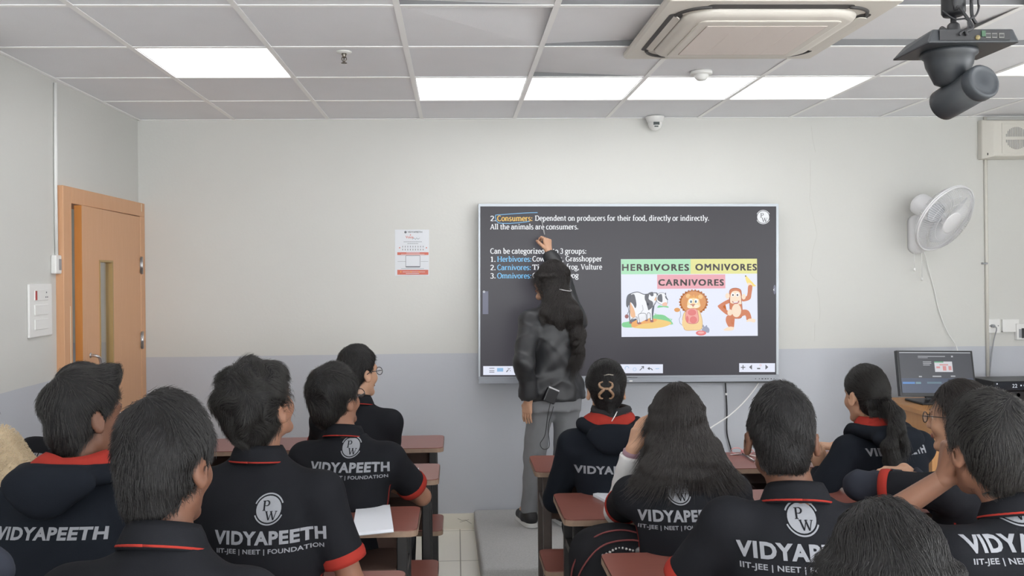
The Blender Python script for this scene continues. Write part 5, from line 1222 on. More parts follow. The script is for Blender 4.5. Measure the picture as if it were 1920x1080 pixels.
    # print on the back
    def wrap(vf, x0, z0, x1, z1, liftd=.0022, rot=0.0, c=(0, 0)):
        v, fcs = fit(vf, x0, z0, x1, z1) if x1 is not None else vf
        bm = bmesh.new(); vv = [bm.verts.new((x, 0, z)) for x, z in v]; bm.verts.ensure_lookup_table()
        for q in fcs:
            try: bm.faces.new([vv[i] for i in q])
            except Exception: pass
        bmesh.ops.triangulate(bm, faces=bm.faces[:])
        for _ in range(3):
            ed = [e for e in bm.edges if e.calc_length() > .012]
            if not ed: break
            bmesh.ops.subdivide_edges(bm, edges=ed, cuts=1); bmesh.ops.triangulate(bm, faces=[q for q in bm.faces if len(q.verts) > 3])
        bm.verts.index_update(); out = []
        for q in bm.verts:
            x, z = q.co.x, q.co.z
            h_ = bvh.ray_cast(Vector((x, -1, z)), Vector((0, 1, 0)))
            out.append((x, h_[0].y-liftd if h_[0] else 9.0, z))
        fs = [tuple(i.index for i in q.verts) for q in bm.faces if max(out[i.index][1] for i in q.verts)-min(out[i.index][1] for i in q.verts) < .03 and out[q.verts[0].index][1] < 5]
        used = sorted({i for f_ in fs for i in f_}); ren = {i: k for k, i in enumerate(used)}; out = [out[i] for i in used]; fs = [tuple(ren[i] for i in f_) for f_ in fs]; bm.free(); return out, fs
    if print_:
        if 'px' in print_:
            cw = W2T((0, 0, CAM_Z)); dw = (W2T(Vector((0, 0, CAM_Z))+ray(*print_['px']))-cw).normalized(); ht = bvh.ray_cast(cw, dw)
            print_ = dict(print_, x=ht[0].x if ht[0] else 0, z=ht[0].z if ht[0] else tz(.42))
        zc, xw, k_ = print_['z'], print_.get('w', .31), print_.get('k', 1.0); x0 = print_.get('x', 0)
        b = MB(); b.add(*wrap(sans('VIDYAPEETH', .042, 1.1), x0-xw/2, zc-.019*k_, x0+xw/2, zc+.019*k_)); sk(b, 'shirt_lettering', PRINT)
        if print_.get('sub', True):
            b = MB(); b.add(*wrap(sans('IIT-JEE | NEET | FOUNDATION', .022, 1.05), x0-xw*.475, zc-.047*k_, x0+xw*.475, zc-.030*k_)); sk(b, 'shirt_tagline', PRINT)
        if print_.get('logo', True):
            r_ = .040*k_; lz = zc+.075*k_; lx = x0+print_.get('lx', 0); b = MB()
            dv = [(lx, lz)]; df = []
            for j in range(1, 5): dv += [(lx+r_*.85*j/4*math.cos(2*PI*k/28), lz+r_*.85*j/4*math.sin(2*PI*k/28)) for k in range(28)]
            df += [(0, 1+k, 1+(k+1) % 28) for k in range(28)]
            for j in range(3): df += [(1+28*j+k, 29+28*j+k, 29+28*j+(k+1) % 28, 1+28*j+(k+1) % 28) for k in range(28)]
            b.add(*wrap((dv, df), 0, 0, None, 0))
            for a0, a1 in ((22, 158), (202, 338)):
                av = []; af = []
                for k in range(21):
                    a = R(a0+(a1-a0)*k/20); av += [(lx+r_*math.cos(a)*q, lz+r_*math.sin(a)*q) for q in (.94, 1.03)]
                    if k: af.append((2*k-2, 2*k, 2*k+1, 2*k-1))
                b.add(*wrap((av, af), 0, 0, None, 0))
            lo_ = sk(b, 'shirt_logo', PRINT)
            b = MB()
            for ch, a0, a1, c0, c1 in (('P', -.42, .08, -.08, .58), ('W', -.22, .62, -.70, -.10)):
                v, fc, _ = serif(ch, .13, .045); b.add(*wrap((v, fc), lx+a0*r_, lz+c0*r_, lx+a1*r_, lz+c1*r_, .0032))
            b.build('logo_letter', smat, lo_)
    # ---- trousers and shoes
    tm = trousers or DARKT; g = Field(); trows = [r_ for r_ in rows if r_[0] < tz(.2)]; g.torso(trows, .006, .03)
    for (h_, k_, a_) in lj: g.cap(h_, k_, .088, .066, .04); g.cap(k_, a_, .064, .05, .025)
    wvt = Waves(seed+50, 24, 8); F, lo = g.evalgrid(.011, post=lambda F_, X, Y_, Z: F_-(.003 if legs == 'seat' else .007)*(1-np.abs(wvt(X, Y_, Z)))); tV, tQ = nets(F, lo, .011); child(npmesh('trousers', tV, tQ, [tm]), 'trousers')
    for i, sd in enumerate((-1, 1)):
        an = T @ lj[i][2]; g = Field(); zf = an.z-.095
        g.cap((an.x, an.y-.03, an.z-.05), (an.x+sd*.006, an.y+.13, an.z-.06), .042, .034, .02); g.cap((an.x, an.y, an.z-.02), (an.x, an.y+.02, an.z-.05), .042, .042, .03)
        F, lo = g.evalgrid(.009, post=lambda F_, X, Y_, Z: np.maximum(F_, zf+.012-Z)); v2, q2 = nets(F, lo, .009); so = child(npmesh('shoe', v2, q2, [SHOE]), 'shoe', ro, False)
        b = MB(); b.loft([[Vector((an.x+x, an.y+y, z)) for x, y in rrect(-.042, -.08, .042, .17, .04)] for z in (zf, zf+.022)]); b.build('sole', SOLE, so)
    # ---- hair
    if hair:
        hb, hm = hair.get('mats', (HAIRB, HAIRS)); fh = Field(); short_hair(fh, P, M3, hair)
        Hi = np.array(M3.transposed()); hc_ = np.array(Hc); hn = Waves(seed+20, hair.get('freq', 70), 9)
        if hair.get('extra'): hair['extra'](fh, P, M3, tz, cyf, W2T, Hc)
        long_ = hair.get('long', False)
        def posth(F_, X, Y_, Z):
            dx, dy, dz = X-hc_[0], Y_-hc_[1], Z-hc_[2]; ly = Hi[1,0]*dx+Hi[1,1]*dy+Hi[1,2]*dz; lz = Hi[2,0]*dx+Hi[2,1]*dy+Hi[2,2]*dz
            cut = ly*.75-lz*.66-hair.get('line', .018)
            F2 = np.maximum(F_-hair.get('amp', .0025)*hn(X, Y_, Z), np.where(lz > -.10, cut, -1) if not long_ else np.where(lz > -.02, cut, ly-hair.get('front', .0066)))
            return F2 if long_ else np.maximum(F2, -hair.get('bottom', .115)-lz)
        hh = .006
        F, lo = fh.evalgrid(hh, post=posth); V2, Q2 = nets(F, lo, hh); V2 = smooth_mesh(V2, Q2, 1); hm_ = npmesh('hair', V2, Q2, [hb]); ho = child(hm_, 'hair')
        # strands that follow the surface
        N = np.zeros(len(V2)*3, np.float32); hm_.vertices.foreach_get('normal', N) if False else hm_.vertex_normals.foreach_get('vector', N); N = N.reshape(-1, 3)
        n_s = int(hair.get('n', 2600)*1.7); idx = rs.randint(0, len(V2), n_s); p = V2[idx]+rs.normal(size=(n_s, 3))*.002; n0 = N[idx]
        G = np.stack(np.gradient(F, hh), -1); L_ = hair.get('len', .032); steps = hair.get('steps', 6); lift = hair.get('lift', .35)
        wl = np.array(P(hair.get('whorl', (.0, -.055, .10)))); fw = np.array(M3 @ Vector((0, 1, 0))); up = np.array(M3 @ Vector((0, 0, 1)))
        crv = Waves(seed+31, hair.get('curl_f', 40), 8); crv2 = Waves(seed+32, hair.get('curl_f', 40), 8); crv3 = Waves(seed+33, hair.get('curl_f', 40), 8); cu = hair.get('curl', .35)
        pts = np.zeros((n_s, steps, 3)); ln = L_*(.5+.8*rs.rand(n_s))[:, None]; jit = rs.normal(size=(n_s, 3))*hair.get('jit', .09)
        sh = np.array(F.shape)-1
        for j in range(steps):
            pts[:, j] = p
            gi = np.clip(np.round((p-lo)/hh).astype(int), 0, sh); gn = G[gi[:, 0], gi[:, 1], gi[:, 2]]; gn = gn/(np.linalg.norm(gn, axis=1)[:, None]+1e-6)
            lp = (p-hc_)@Hi.T
            d = (p-wl); d /= np.linalg.norm(d, axis=1)[:, None]+1e-6
            if long_:
                down = np.clip((.10-lp[:, 2])/.12, .15, 1)[:, None]; d = d*(1-down)+np.array((0, 0, -1.0))*down+hair.get('fan', .0)*np.stack([p[:, 0]-hc_[0], 0*p[:, 0], 0*p[:, 0]], 1)*4
                if hair.get('flow') is not None: d = hair['flow'](p, lp, d, P, M3)
            else: d = d-.35*up*np.clip((.06-lp[:, 2])/.08, 0, 1)[:, None]
            d = d+cu*np.stack([crv(*p.T), crv2(*p.T), crv3(*p.T)], 1)
            d = d+jit; free = (gn[:, 2:3] < -.35) if long_ else (gn[:, 2:3] < -9); d = np.where(free, d, d-gn*(d*gn).sum(1)[:, None]); d /= np.linalg.norm(d, axis=1)[:, None]+1e-6
            fv = F[gi[:, 0], gi[:, 1], gi[:, 2]][:, None]
            p = p+(d+gn*(lift*(j/steps if not long_ else .0)+ np.where(free, 0, (np.clip(-fv*60, -.5, 1) if long_ or j == 0 else 0))))*(ln/(steps-1))
        cv = bpy.data.hair_curves.new('hair_strands'); cv.add_curves([steps]*n_s)
        cv.attributes['position'].data.foreach_set('vector', pts.astype(np.float32).ravel())
        ra = cv.attributes.get('radius') or cv.attributes.new('radius', 'FLOAT', 'POINT')
        rad = np.tile(np.linspace(1, .25, steps), n_s)*hair.get('rad', .0007)*.78; ra.data.foreach_set('value', rad.astype(np.float32)); cv.materials.append(hm)
        so = bpy.data.objects.new('hair_strands', cv); link(so, ho)
    return dict(root=ro, T=T, P=P, M3=M3, shirt=shirt, bvh=bvh, tz=tz, cyf=cyf, arms=arms, s=s, Hc=Hc)
def glasses(pr, m=FRAME, parent=None):
    P, T = pr['P'], pr['T']; b = MB(); b.smooth = True
    for sx in (-1, 1):
        ring = [P((sx*.034+.024*math.cos(2*PI*k/20), .108-.10*abs(.024*math.cos(2*PI*k/20)*sx+.01)*.5, -.008+.019*math.sin(2*PI*k/20))) for k in range(21)]
        b.tube(ring, .0018, 6); b.tube([P((sx*.058,.103,-.002)), P((sx*.076,.085,0)), P((sx*.088,.0,-.002)), P((sx*.086,-.018,-.012))], .0018, 6)
    b.tube([P((-.011,.108,-.004)), P((0,.112,-.001)), P((.011,.108,-.004))], .0016, 6)
    o = b.build('glasses', m, pr['root']); o.matrix_local = T
    for sx in (-1, 1):
        c = MB(); c.add([P((sx*.034+.022*math.cos(2*PI*k/16), .107-.05*abs(.022*math.cos(2*PI*k/16)*sx+.01), -.008+.0175*math.sin(2*PI*k/16))) for k in range(16)], [tuple(range(16))]); c.build('lens', LENS, o)
    return o
# ------------------------------------------------------------------ the class
# pupils on the left
BOY = dict(vol=1.25, n=2600, len=.030, lift=.45, curl=.35)
P1 = person('person', 'boy at left in dark hooded sweatshirt with red lining, head turned right', 161, 778, 2.40, .95, lean=.20, yaw=R(-4), hyaw=R(-36), hpitch=R(8), hx=.0, skin='d', top='hoodie', sleeve='long', seed=3,
    hair=dict(BOY, vol=1.2, quiff=1, amp=.004, len=.036, line=.022, mats=(HAIRB, HAIRG)), print_=dict(px=(86, 1001), w=.29, k=.86, sub=False, logo=False))
P2 = person('person', 'boy nearest the camera at left, short black hair, red piped collar, plain back', 314, 862, 1.74, .98, lean=.16, yaw=R(-8), hyaw=R(-8), hpitch=R(4), hx=-.02, skin='d', seed=5, hunch=.045, width=1.0,
    hair=dict(BOY, vol=1.25, n=4200, len=.030, lift=.6, curl=.6, amp=.003, line=.02))
P3 = person('person', 'boy with full wavy hair and white logo on his broad back, beside the notebook', 488, 757, 2.64, 1.0, lean=-.06, yaw=R(-10), hyaw=R(-22), hpitch=R(16), skin='b', seed=7, width=1.12,
    hair=dict(BOY, vol=1.3, mop=1, n=4200, len=.05, lift=.4, curl=.8, curl_f=60, amp=.006, freq=60, mats=(HAIRB, HAIRG), line=.016), print_=dict(px=(500, 1009), w=.305),
    hands=dict(R=dict(w=(.10, .10, .64), fd=(-.8, .5, -.1), pn=(0, -.2, -1), pole=(1, -.5, -.5)), L=dict(w=(-.12, .16, .62), fd=(.8, .5, 0), pn=(0, 0, -1), pole=(-1, -.4, -.5))))
P4 = person('person', 'short haired boy with glasses and white logo on back, arm bent on the desk', 631, 743, 3.55, .97, lean=.06, yaw=R(-8), hyaw=R(-30), hpitch=R(10), hroll=R(4), hx=-.055, skin='b', seed=9,
    hair=dict(BOY, vol=1.35, mop=1, n=2600, len=.04, curl=.45, mats=(HAIRB, HAIRG), line=.016), print_=dict(px=(652, 877), w=.315),
    hands=dict(R=dict(w=(.06, .30, .775), fd=(-.8, .55, 0), pn=(0, 0, -1), pole=(1, -.35, -.35))))
glasses(P4)
P5 = person('person', 'tall boy with glasses in the front row of the left block, plain polo back', 672, 695, 4.32, .98, lean=.0, yaw=R(-14), hyaw=R(-30), skin='f', seed=11, hands=dict(R=dict(w=(.02, .30, .79), fd=(-.8, .5, 0), pn=(0, 0, -1), pole=(.15, -.35, -1))),
    hair=dict(BOY, vol=1.15, n=2000, len=.03, lift=.2, curl=.25, mats=(HAIRB, HAIRG), line=.016), trousers=DARKT)
glasses(P5)
P6 = person('person', 'boy mostly hidden behind the boy with red hood lining, white logo on shoulder', 156, 742, 3.46, .97, lean=.08, yaw=R(-14), hyaw=R(-20), skin='b', seed=13,
    width=1.08, shz=.02, hair=dict(BOY, n=600), print_=dict(px=(108, 862), w=.31))
P7 = person('person', 'person in a slate sweatshirt at the bottom left corner, only a shoulder in view', -138, 835, 1.36, 1.0, lean=.05, yaw=R(-10), skin='b', seed=15, top='hoodie', sleeve='long', piping=GREYF,
    hair=dict(BOY, n=600))

# pupils on the right
def bun(fh, P, M3, tz, cyf, W2T, Hc):
    fh.ell(P((.0, -.105, -.005)), (.042, .030, .050), .02, 'u', M3); fh.cap(P((0, -.095, -.03)), P((.004, -.088, -.10)), .022, .014, .02)
def to_tie(tie):
    def fl(p, lp, d, P, M3):
        t = np.array(P(tie)); v = t-p; l = np.linalg.norm(v, axis=1)[:, None]; near = (l < .05)
        return np.where(near, np.array((0, 0, -1.0))+v*4, v/(l+1e-6))
    return fl
P8 = person('person', 'girl with tan claw clip in tied hair, dark hooded sweatshirt with red lining', 1136, 728, 3.72, .93, lean=.10, hx=-.02, yaw=R(-2), skin='f', top='hoodie', sleeve='long', fem=True, seed=17, width=1.12, hood_drop=.035,
    hair=dict(long=True, extra=bun, n=3000, len=.06, steps=7, curl=.12, flow=to_tie((0, -.11, .0)), rad=.0006, front=-.02, vol=1.15, sidew=.089, nape=0, mats=(HAIRB, HAIRS)), print_=dict(px=(1148, 882), w=.315, k=.9, sub=False, logo=False),
    hands=dict(L=dict(w=(-.17, .31, .79), fd=(.5, .8, 0), pn=(0, 0, -1), pole=(-.35, -.1, -1)), R=dict(w=(.15, .31, .79), fd=(-.5, .8, 0), pn=(0, 0, -1), pole=(.5, -.1, -1))))
def curtain(rows):
    def ex(fh, P, M3, tz, cyf, W2T, Hc):
        fh.torso([(Hc.z+z, rx, ry, Hc.y+y) for z, rx, ry, y in rows], 0, .03, 2.2)
    return ex
P9 = person('person', 'girl with long straight hair down her back, white undersleeve, hand at cheek', 1268, 790, 2.95, .95, lean=.10, yaw=R(3), hpitch=R(2), skin='f', fem=True, seed=19, width=1.12, under=WCLOTH,
    hair=dict(long=True, vol=1.1, extra=curtain([(-.18,.10,.014,-.126),(-.168,.150,.020,-.120),(-.15,.160,.030,-.108),(-.12,.150,.044,-.092),(-.085,.130,.056,-.07),(-.04,.112,.066,-.045),(0,.100,.075,-.027),(.03,.092,.08,-.02),(.05,.085,.08,-.015)]), n=7000, len=.10, steps=9, curl=.16, curl_f=30, fan=1.2, rad=.0007, whorl=(0,.0,.115), mats=(HAIRB2, HAIRS2)),
    print_=dict(px=(1279, 968), w=.275),
    hands=dict(L=dict(w=at(1184, 848, 3.06), fd=(.30, .12, .93), pn=(.9, .2, -.2), pole=(-.15, .35, -1), curl=.25)))
P10 = person('person', 'boy with cropped black hair mid right block, elbows spread on the desk', 1465, 816, 2.2, .98, lean=.12, yaw=R(-10), hyaw=R(-4), hpitch=R(2), hx=-.035, ear=.005, shz=.034, skin='d', seed=21, width=1.04, shy=.0,
    hair=dict(BOY, vol=1.3, sidew=.080, nape=0, bottom=.088, n=3600, len=.018, lift=.5, curl=.4, line=.016), print_=dict(px=(1513, 1037), w=.315),
    hands=dict(L=dict(w=(-.17, .33, .79), fd=(.6, .7, 0), pn=(0, 0, -1), pole=(-.8, -.4, -.6)), R=dict(w=(.16, .33, .79), fd=(-.6, .7, 0), pn=(0, 0, -1), pole=(.8, -.4, -.6))))
def pony(path, rad, tie):
    def ex(fh, P, M3, tz, cyf, W2T, Hc):
        pts = [P(tie)] + [W2T(at(x, y, Y)) for x, y, Y in path]; fh.chain(pts, rad, .03)
    return ex
TAIL = [(1680, 778, 3.50), (1682, 806, 3.47), (1668, 838, 3.46), (1658, 866, 3.47)]
def pony_flow(tie):
    def fl(p, lp, d, P, M3):
        t = np.array(P(tie)); v = t-p; l = np.linalg.norm(v, axis=1)[:, None]; tail = (p[:, 2:3] < t[2]-.012) & (lp[:, 1:2] < -.075)
        return np.where(tail, np.array((.18, -.1, -1.0)), v/(l+1e-6))
    return fl
P11 = person('person', 'girl with a long ponytail and red hood lining looking left, front row at right', 1622, 738, 3.68, .93, lean=.10, yaw=R(11), hyaw=R(3), hx=-.05, hood_drop=.02, skin='f', top='hoodie', sleeve='long', fem=True, seed=23, width=1.12,
    hair=dict(long=True, extra=pony(TAIL, [.021, .026, .029, .026, .009], (.01, -.112, -.01)), n=4200, len=.10, steps=9, curl=.13, flow=pony_flow((.01, -.112, -.01)), rad=.00065, front=-.03, nape=0, mats=(HAIRB, HAIRG)), print_=dict(px=(1688, 846), w=.30, k=.9, sub=False, logo=False),
    hands=dict(L=dict(w=at(1541, 884, 3.72), fd=(-.25, .1, .95), pn=(.1, 1, 0), pole=(-1, 0, -1), curl=.3), R=dict(w=at(1572, 838, 4.02), fd=(-1, .1, .1), pn=(0, .2, -1), pole=(.6, -.2, -1), curl=.4)))
P12 = person('person', 'girl with glasses in profile, forearms folded on the desk, behind the boy touching his mouth', 1800, 780, 2.95, .95, lean=.12, yaw=R(22), hyaw=R(20), hpitch=R(4), skin='f', fem=True, seed=25, under=GREYF,
    hair=dict(long=True, vol=1.0, extra=curtain([(-.30,.09,.03,-.13),(-.2,.09,.04,-.09),(-.08,.085,.06,-.05),(.02,.08,.07,-.02)]), n=3500, len=.06, steps=8, curl=.12, jit=.04, whorl=(0,.03,.11), line=.004, mats=(HAIRB2, HAIRS2)),
    hands=dict(L=dict(w=at(1695, 898, 3.12), fd=(.9, .4, .05), pn=(0, 0, -1), pole=(-1, -.3, 0)), R=dict(w=at(1700, 884, 3.2), fd=(-1, .1, .15), pn=(0, 0, -1), pole=(.5, -1, -.4), curl=.35)))
glasses(P12)
P13 = person('person', 'boy at the right edge with a hand at his mouth and bare forearm raised', 1852, 834, 2.08, .98, lean=.14, yaw=R(4), hyaw=R(-2), hpitch=R(5), hx=-.06, skin='b', seed=27, width=1.05,
    hair=dict(BOY, vol=1.35, n=3600, len=.035, lift=.4, curl=.5, line=.014, mats=(HAIRB, HAIRG)), print_=dict(px=(1936, 1018), w=.30),
    hands=dict(L=dict(w=at(1770, 898, 2.17), fd=(.15, .05, 1), pn=(.8, -.3, .2), pole=(-1, .5, -1), curl=1.0), R=dict(w=(.12, .34, .775), fd=(-.8, .5, 0), pn=(0, 0, -1), pole=(1, -.3, -.5))))
P14 = person('person', 'person nearest the camera at bottom right, only top of dark haired head visible', 1660, 1096, 1.42, 1.0, lean=.10, yaw=R(2), skin='f', fem=True, seed=29,
    hair=dict(long=True, vol=1.25, extra=curtain([(-.34,.12,.03,-.16),(-.24,.125,.04,-.13),(-.12,.112,.06,-.07),(0,.104,.09,-.03),(.04,.095,.088,-.02)]), n=6500, len=.11, steps=9, curl=.22, curl_f=30, whorl=(0,.02,.115), rad=.0006, mats=(HAIRB, HAIRS)))

# the teacher at the board
SZ = .875
def thair(fh, P, M3, tz, cyf, W2T, Hc):
    fh.torso([(Hc.z-.30,.030,.014,-.125),(Hc.z-.24,.080,.028,-.122),(Hc.z-.16,.102,.042,-.092),(Hc.z-.09,.090,.056,-.055),(Hc.z-.03,.081,.07,-.02),(Hc.z+.03,.080,.074,0)], 0, .03, 2.2)
    fh.chain([P((.035, -.07, -.08)), (.085, -.125, Hc.z-.22), (.110, -.135, Hc.z-.34), (.112, -.135, Hc.z-.44), (.105, -.13, Hc.z-.50)], [.04, .048, .044, .032, .008], .04)
    fh.chain([P((-.045, -.06, -.08)), (-.125, -.06, Hc.z-.20), (-.185, -.035, Hc.z-.30), (-.215, .02, Hc.z-.40), (-.22, .04, Hc.z-.46)], [.04, .036, .030, .024, .006], .04)
TE = person('person', 'teacher with long dark hair and black jacket writing on the screen with a raised arm', 1033, 526, 5.20, .93, lean=.0, yaw=R(16), hyaw=R(42), hpitch=R(6), skin='f', fem=True, top='jacket', sleeve='long', seed=31, seat=SZ, standz=.127, width=1.0, shirt_off=.022, hunch=.01,
    legs={-1: ((-.08, .0, SZ-.127+.06), (-.09, .08, .42), (-.095, .17, .10)), 1: ((.08, .0, SZ-.127+.06), (.10, .07, .42), (.11, .13, .10))}, trousers=GREYT,
    hair=dict(long=True, vol=1.0, extra=thair, n=6500, len=.14, steps=10, curl=.4, curl_f=22, rad=.0008, whorl=(0,.03,.11), mats=(HAIRB2, HAIRS2), line=.02, front=-.030),
    hands=dict(fine=1, L=dict(w=at(991, 748, 5.06), fd=(-.12, .05, -1), pn=(.8, .5, 0), pole=(-.6, -.8, 0), curl=.18), R=dict(w=at(1023, 458, 5.50), fd=(-.02, .25, .95), pn=(-.35, .9, -.2), pole=(1, -.3, -.2), curls=[.75, .85, .95, 1.0], thumb=(.8, .8))), arm_scale=1.02)
# ------------------------------------------------------------------ things worn or carried by the teacher, loose things
def on(pr, b, name, m, **k):
    o = b.build(name, m, pr['root'], **k); o.matrix_local = pr['T']; return o
P = TE['P']
b = MB(); b.smooth = True; b.tube([P(((.101)*math.sin(a), -.010-.130*math.cos(a), -.026-.026*math.cos(a))) for a in [R(-90+9*k) for k in range(21)]], .0022, 6); on(TE, b, 'microphone_band', mat('white band', rgb(206, 204, 204), .4))
b = MB(); b.smooth = True
for sx in (-1, 1): b.tube([P((sx*.081, .0, -.02)), P((sx*.083, .01, -.04)), P((sx*.078, .03, -.055))], .0035, 6)
on(TE, b, 'microphone_earpiece', WHITE)
# transmitter on her hip
hp = at(1032, 742, 5.03)
o = thing('microphone_transmitter', 'small black transmitter box clipped to the hip of the teacher', 'transmitter', hp, R(16))
M = Matrix.Rotation(R(24), 4, 'Y')
b = MB(); b.box((-.036, -.016, -.04), (.036, .016, .04), M); b.build('case', mat('black device', rgb(30, 31, 34), .3), o, bevel=.005)
b = MB(); b.box((-.032, -.012, .038), (.036, .012, .047), M); b.build('silver_edge', mat('silver trim', rgb(196, 196, 198), .3, metal=.6), o)
b = MB(); b.smooth = True; b.tube([M @ Vector(q) for q in ((-.02,0,.045),(-.021,0,.075))], .003, 6); b.tube([M @ Vector(q) for q in ((.02,0,.045),(.024,.004,.08))], .0035, 6); b.build('antenna', BLKP, o)
b = MB(); b.smooth = True; q0 = hp; b.tube(bez([hp+Vector((-.0,-.01,-.03)), at(1027,780,5.02), at(1022,815,5.03), at(1013,832,5.03), at(1019,842,5.02), at(1030,836,5.02), at(1028,800,5.02), at(1038,762,5.02)], 6), .0022, 5); tag(b.build('microphone_lead', BLKP), 'thin black lead looping down the grey trousers of the teacher', 'cable')
# pen in her hand
w = at(1023, 458, 5.50); tip = at(1015, 411, BY-.006); tail = at(1021, 440, 5.54)
b = MB(); b.smooth = True; b.tube([tail, tail*.2+tip*.8, tip], [.004, .004, .0015], 8); tag(b.build('stylus', mat('grey stylus', rgb(150, 150, 152), .4)), 'slim grey stylus held against the screen by the teacher', 'pen')

# claw clip, neck warmer, wrist band
P = P8['P']; CL = mat('tortoise tan plastic', rgb(140, 112, 88), .3, var=.35, vscale=60)
b = MB(); b.smooth = True
SC_ = lambda q: P((q[0]*.82-.018, q[1], q[2]*.82))
for sx in (-1, 1):
    b.tube(bez([SC_((sx*.016,-.138,.040)), SC_((sx*.034,-.136,.030)), SC_((sx*.032,-.144,.012)), SC_((sx*.014,-.152,.0)), SC_((sx*.026,-.150,-.014)), SC_((sx*.038,-.140,-.030)), SC_((sx*.030,-.134,-.048)), SC_((sx*.016,-.134,-.050))], 5), [.003+.0035*math.sin(PI*k/35) for k in range(36)], 7)
b.tube([SC_((-.024,-.150,.001)), SC_((0,-.154,.003)), SC_((.024,-.150,.001))], .0055, 8); on(P8, b, 'claw_clip', CL)
b = MB(); b.smooth = True; b.tube(bez([P((-.045,-.088,.062)), P((-.02,-.110,.060)), P((0,-.113,.063)), P((.02,-.110,.060)), P((.04,-.092,.058))], 5), .0032, 6); on(P8, b, 'hair_band', mat('beige band', rgb(168, 160, 148), .5))
cz = P8['tz'](.60); yy = P8['cyf'](.58)
b = MB(); b.smooth = True
for z, r_ in ((.066,.080),(.088,.074)): b.tube([Vector((r_*math.sin(2*PI*k/30), yy+.012-r_*.95*math.cos(2*PI*k/30), cz+z+.012*math.cos(2*PI*k/30)*-1+.003*math.sin(4*PI*k/30))) for k in range(31)], .019, 8)
on(P8, b, 'neck_warmer', mat('black fleece scarf', rgb(34, 34, 37), .95))
b = MB(); b.smooth = True; b.tube([at(1157, 772, 3.58), at(1153, 780, 3.56), at(1147, 790, 3.56)], .002, 5); q = b.build('scarf_drawstring', WHITE, P8['root']); q.matrix_local = (Matrix.Translation(P8['root'].location) @ Matrix.Rotation(P8['root'].rotation_euler.z, 4, 'Z')).inverted()
sd, a, el, wv, hd = P9['arms'][0]; n = (wv-el).normalized(); Mx = Matrix.Translation(wv-n*.004) @ n.to_track_quat('Z', 'Y').to_matrix().to_4x4()
b = MB(); b.smooth = True; b.lathe([(.028,-.011),(.0315,-.008),(.0315,.008),(.028,.011)], Mx, 24); on(P9, b, 'wrist_band', mat('mauve strap', rgb(150, 118, 130), .5))

# notebooks and paper on the desks
PAGE = mat('blank page', rgb(226, 229, 236), .6)
def notebook(label, pix, z, th=.012, nm='notebook'):
    pts = [at_z(x, y, z) for x, y in pix]; c = sum(pts, Vector())/len(pts); o = thing(nm, label, 'notebook', (c.x, c.y, z))
    b = MB(); vs = [p-c for p in pts]; n = len(vs); sh = lambda q, dz, k: Vector((q.x*k, q.y*k, dz))
    b.add([sh(v, .0005, 1) for v in vs]+[sh(v, th, 1) for v in vs], [tuple(range(n)), tuple(range(2*n-1, n-1, -1))]+[(i, n+i, n+(i+1) % n, (i+1) % n) for i in range(n)]); b.build('pages', PAGE, o)
    b = MB(); b.add([sh(v, .0002, 1.012) for v in vs]+[sh(v, .0022, 1.012) for v in vs], [tuple(range(n)), tuple(range(2*n-1, n-1, -1))]+[(i, n+i, n+(i+1) % n, (i+1) % n) for i in range(n)]); b.build('cover', mat('grey cover', rgb(170, 172, 178), .5), o); return o
notebook('open white notebook lying at the end of the third desk, left of the aisle', [(668,956),(731,952),(738,998),(660,1006)], .7505)
notebook('white notebook on the desk at the elbow of the long haired girl', [(1112,931),(1140,926),(1166,928),(1150,949),(1138,945)], .7505)
notebook('white notebook under the hands of the ponytailed girl', [(1528,872),(1560,868),(1566,884),(1530,890)], .7505, .010)
notebook('white sheet on the desk beside the folded arms of the girl in profile', [(1608,912),(1634,905),(1640,915),(1614,922)], .7505, .004)
notebook('scrap of white paper on the second desk of the left block by the aisle', [(776,884),(785,878),(786,886),(778,890)], .7505, .003)
notebook('white paper edge on the desk between the two boys at the far left', [(204,880),(216,862),(222,880),(214,890)], .7505, .006)

# pink ribbon and pen on the front right desk
p = at_z(1392, 852, .752); PK = mat('pink satin ribbon', rgb(214, 150, 150), .4)
o = thing('ribbon_bow', 'pink ribbon tied into a bow on the front desk beside the cropped boy', 'ribbon', p, R(-20))
for sx, nm in ((-1, 'loop'), (1, 'loop')):
    b = MB(); b.smooth = True; r_ = []
    for k in range(13):
        a = 2*PI*k/12; r_.append((sx*(.028-.026*math.cos(a)), .006*math.sin(2*a), .016+.014*math.sin(a)))
    b.add([(x, y-.011, z) for x, y, z in r_]+[(x, y+.011, z) for x, y, z in r_], [(i, i+1, 14+i, 13+i) for i in range(12)]); q = b.build(nm, PK, o); md = q.modifiers.new('solidify', 'SOLIDIFY'); md.thickness = .0015
b = MB(); b.smooth = True; b.lathe([(.004,-.008),(.008,-.004),(.008,.004),(.004,.008)], Matrix.Translation((0,0,.016)) @ Matrix.Rotation(R(90),4,'X'), 10); b.build('knot', PK, o)
b = MB(); b.add([(.0,-.008,.006),(.06,-.035,.001),(.07,-.02,.001),(.006,.004,.006),(-.0,-.008,.006),(-.05,-.03,.001),(-.058,-.016,.001),(-.006,.004,.006)], [(0,1,2,3),(4,7,6,5)]); q = b.build('tail', mat('pale ribbon', rgb(214, 200, 198), .5), o); md = q.modifiers.new('solidify', 'SOLIDIFY'); md.thickness = .0012
b = MB(); b.smooth = True; a0, a1 = at_z(1392, 850, .757), at_z(1414, 864, .757); b.tube([a0, a1], .0045, 8); tag(b.build('pen', STEEL), 'silver pen lying by the pink ribbon on the front desk', 'pen')

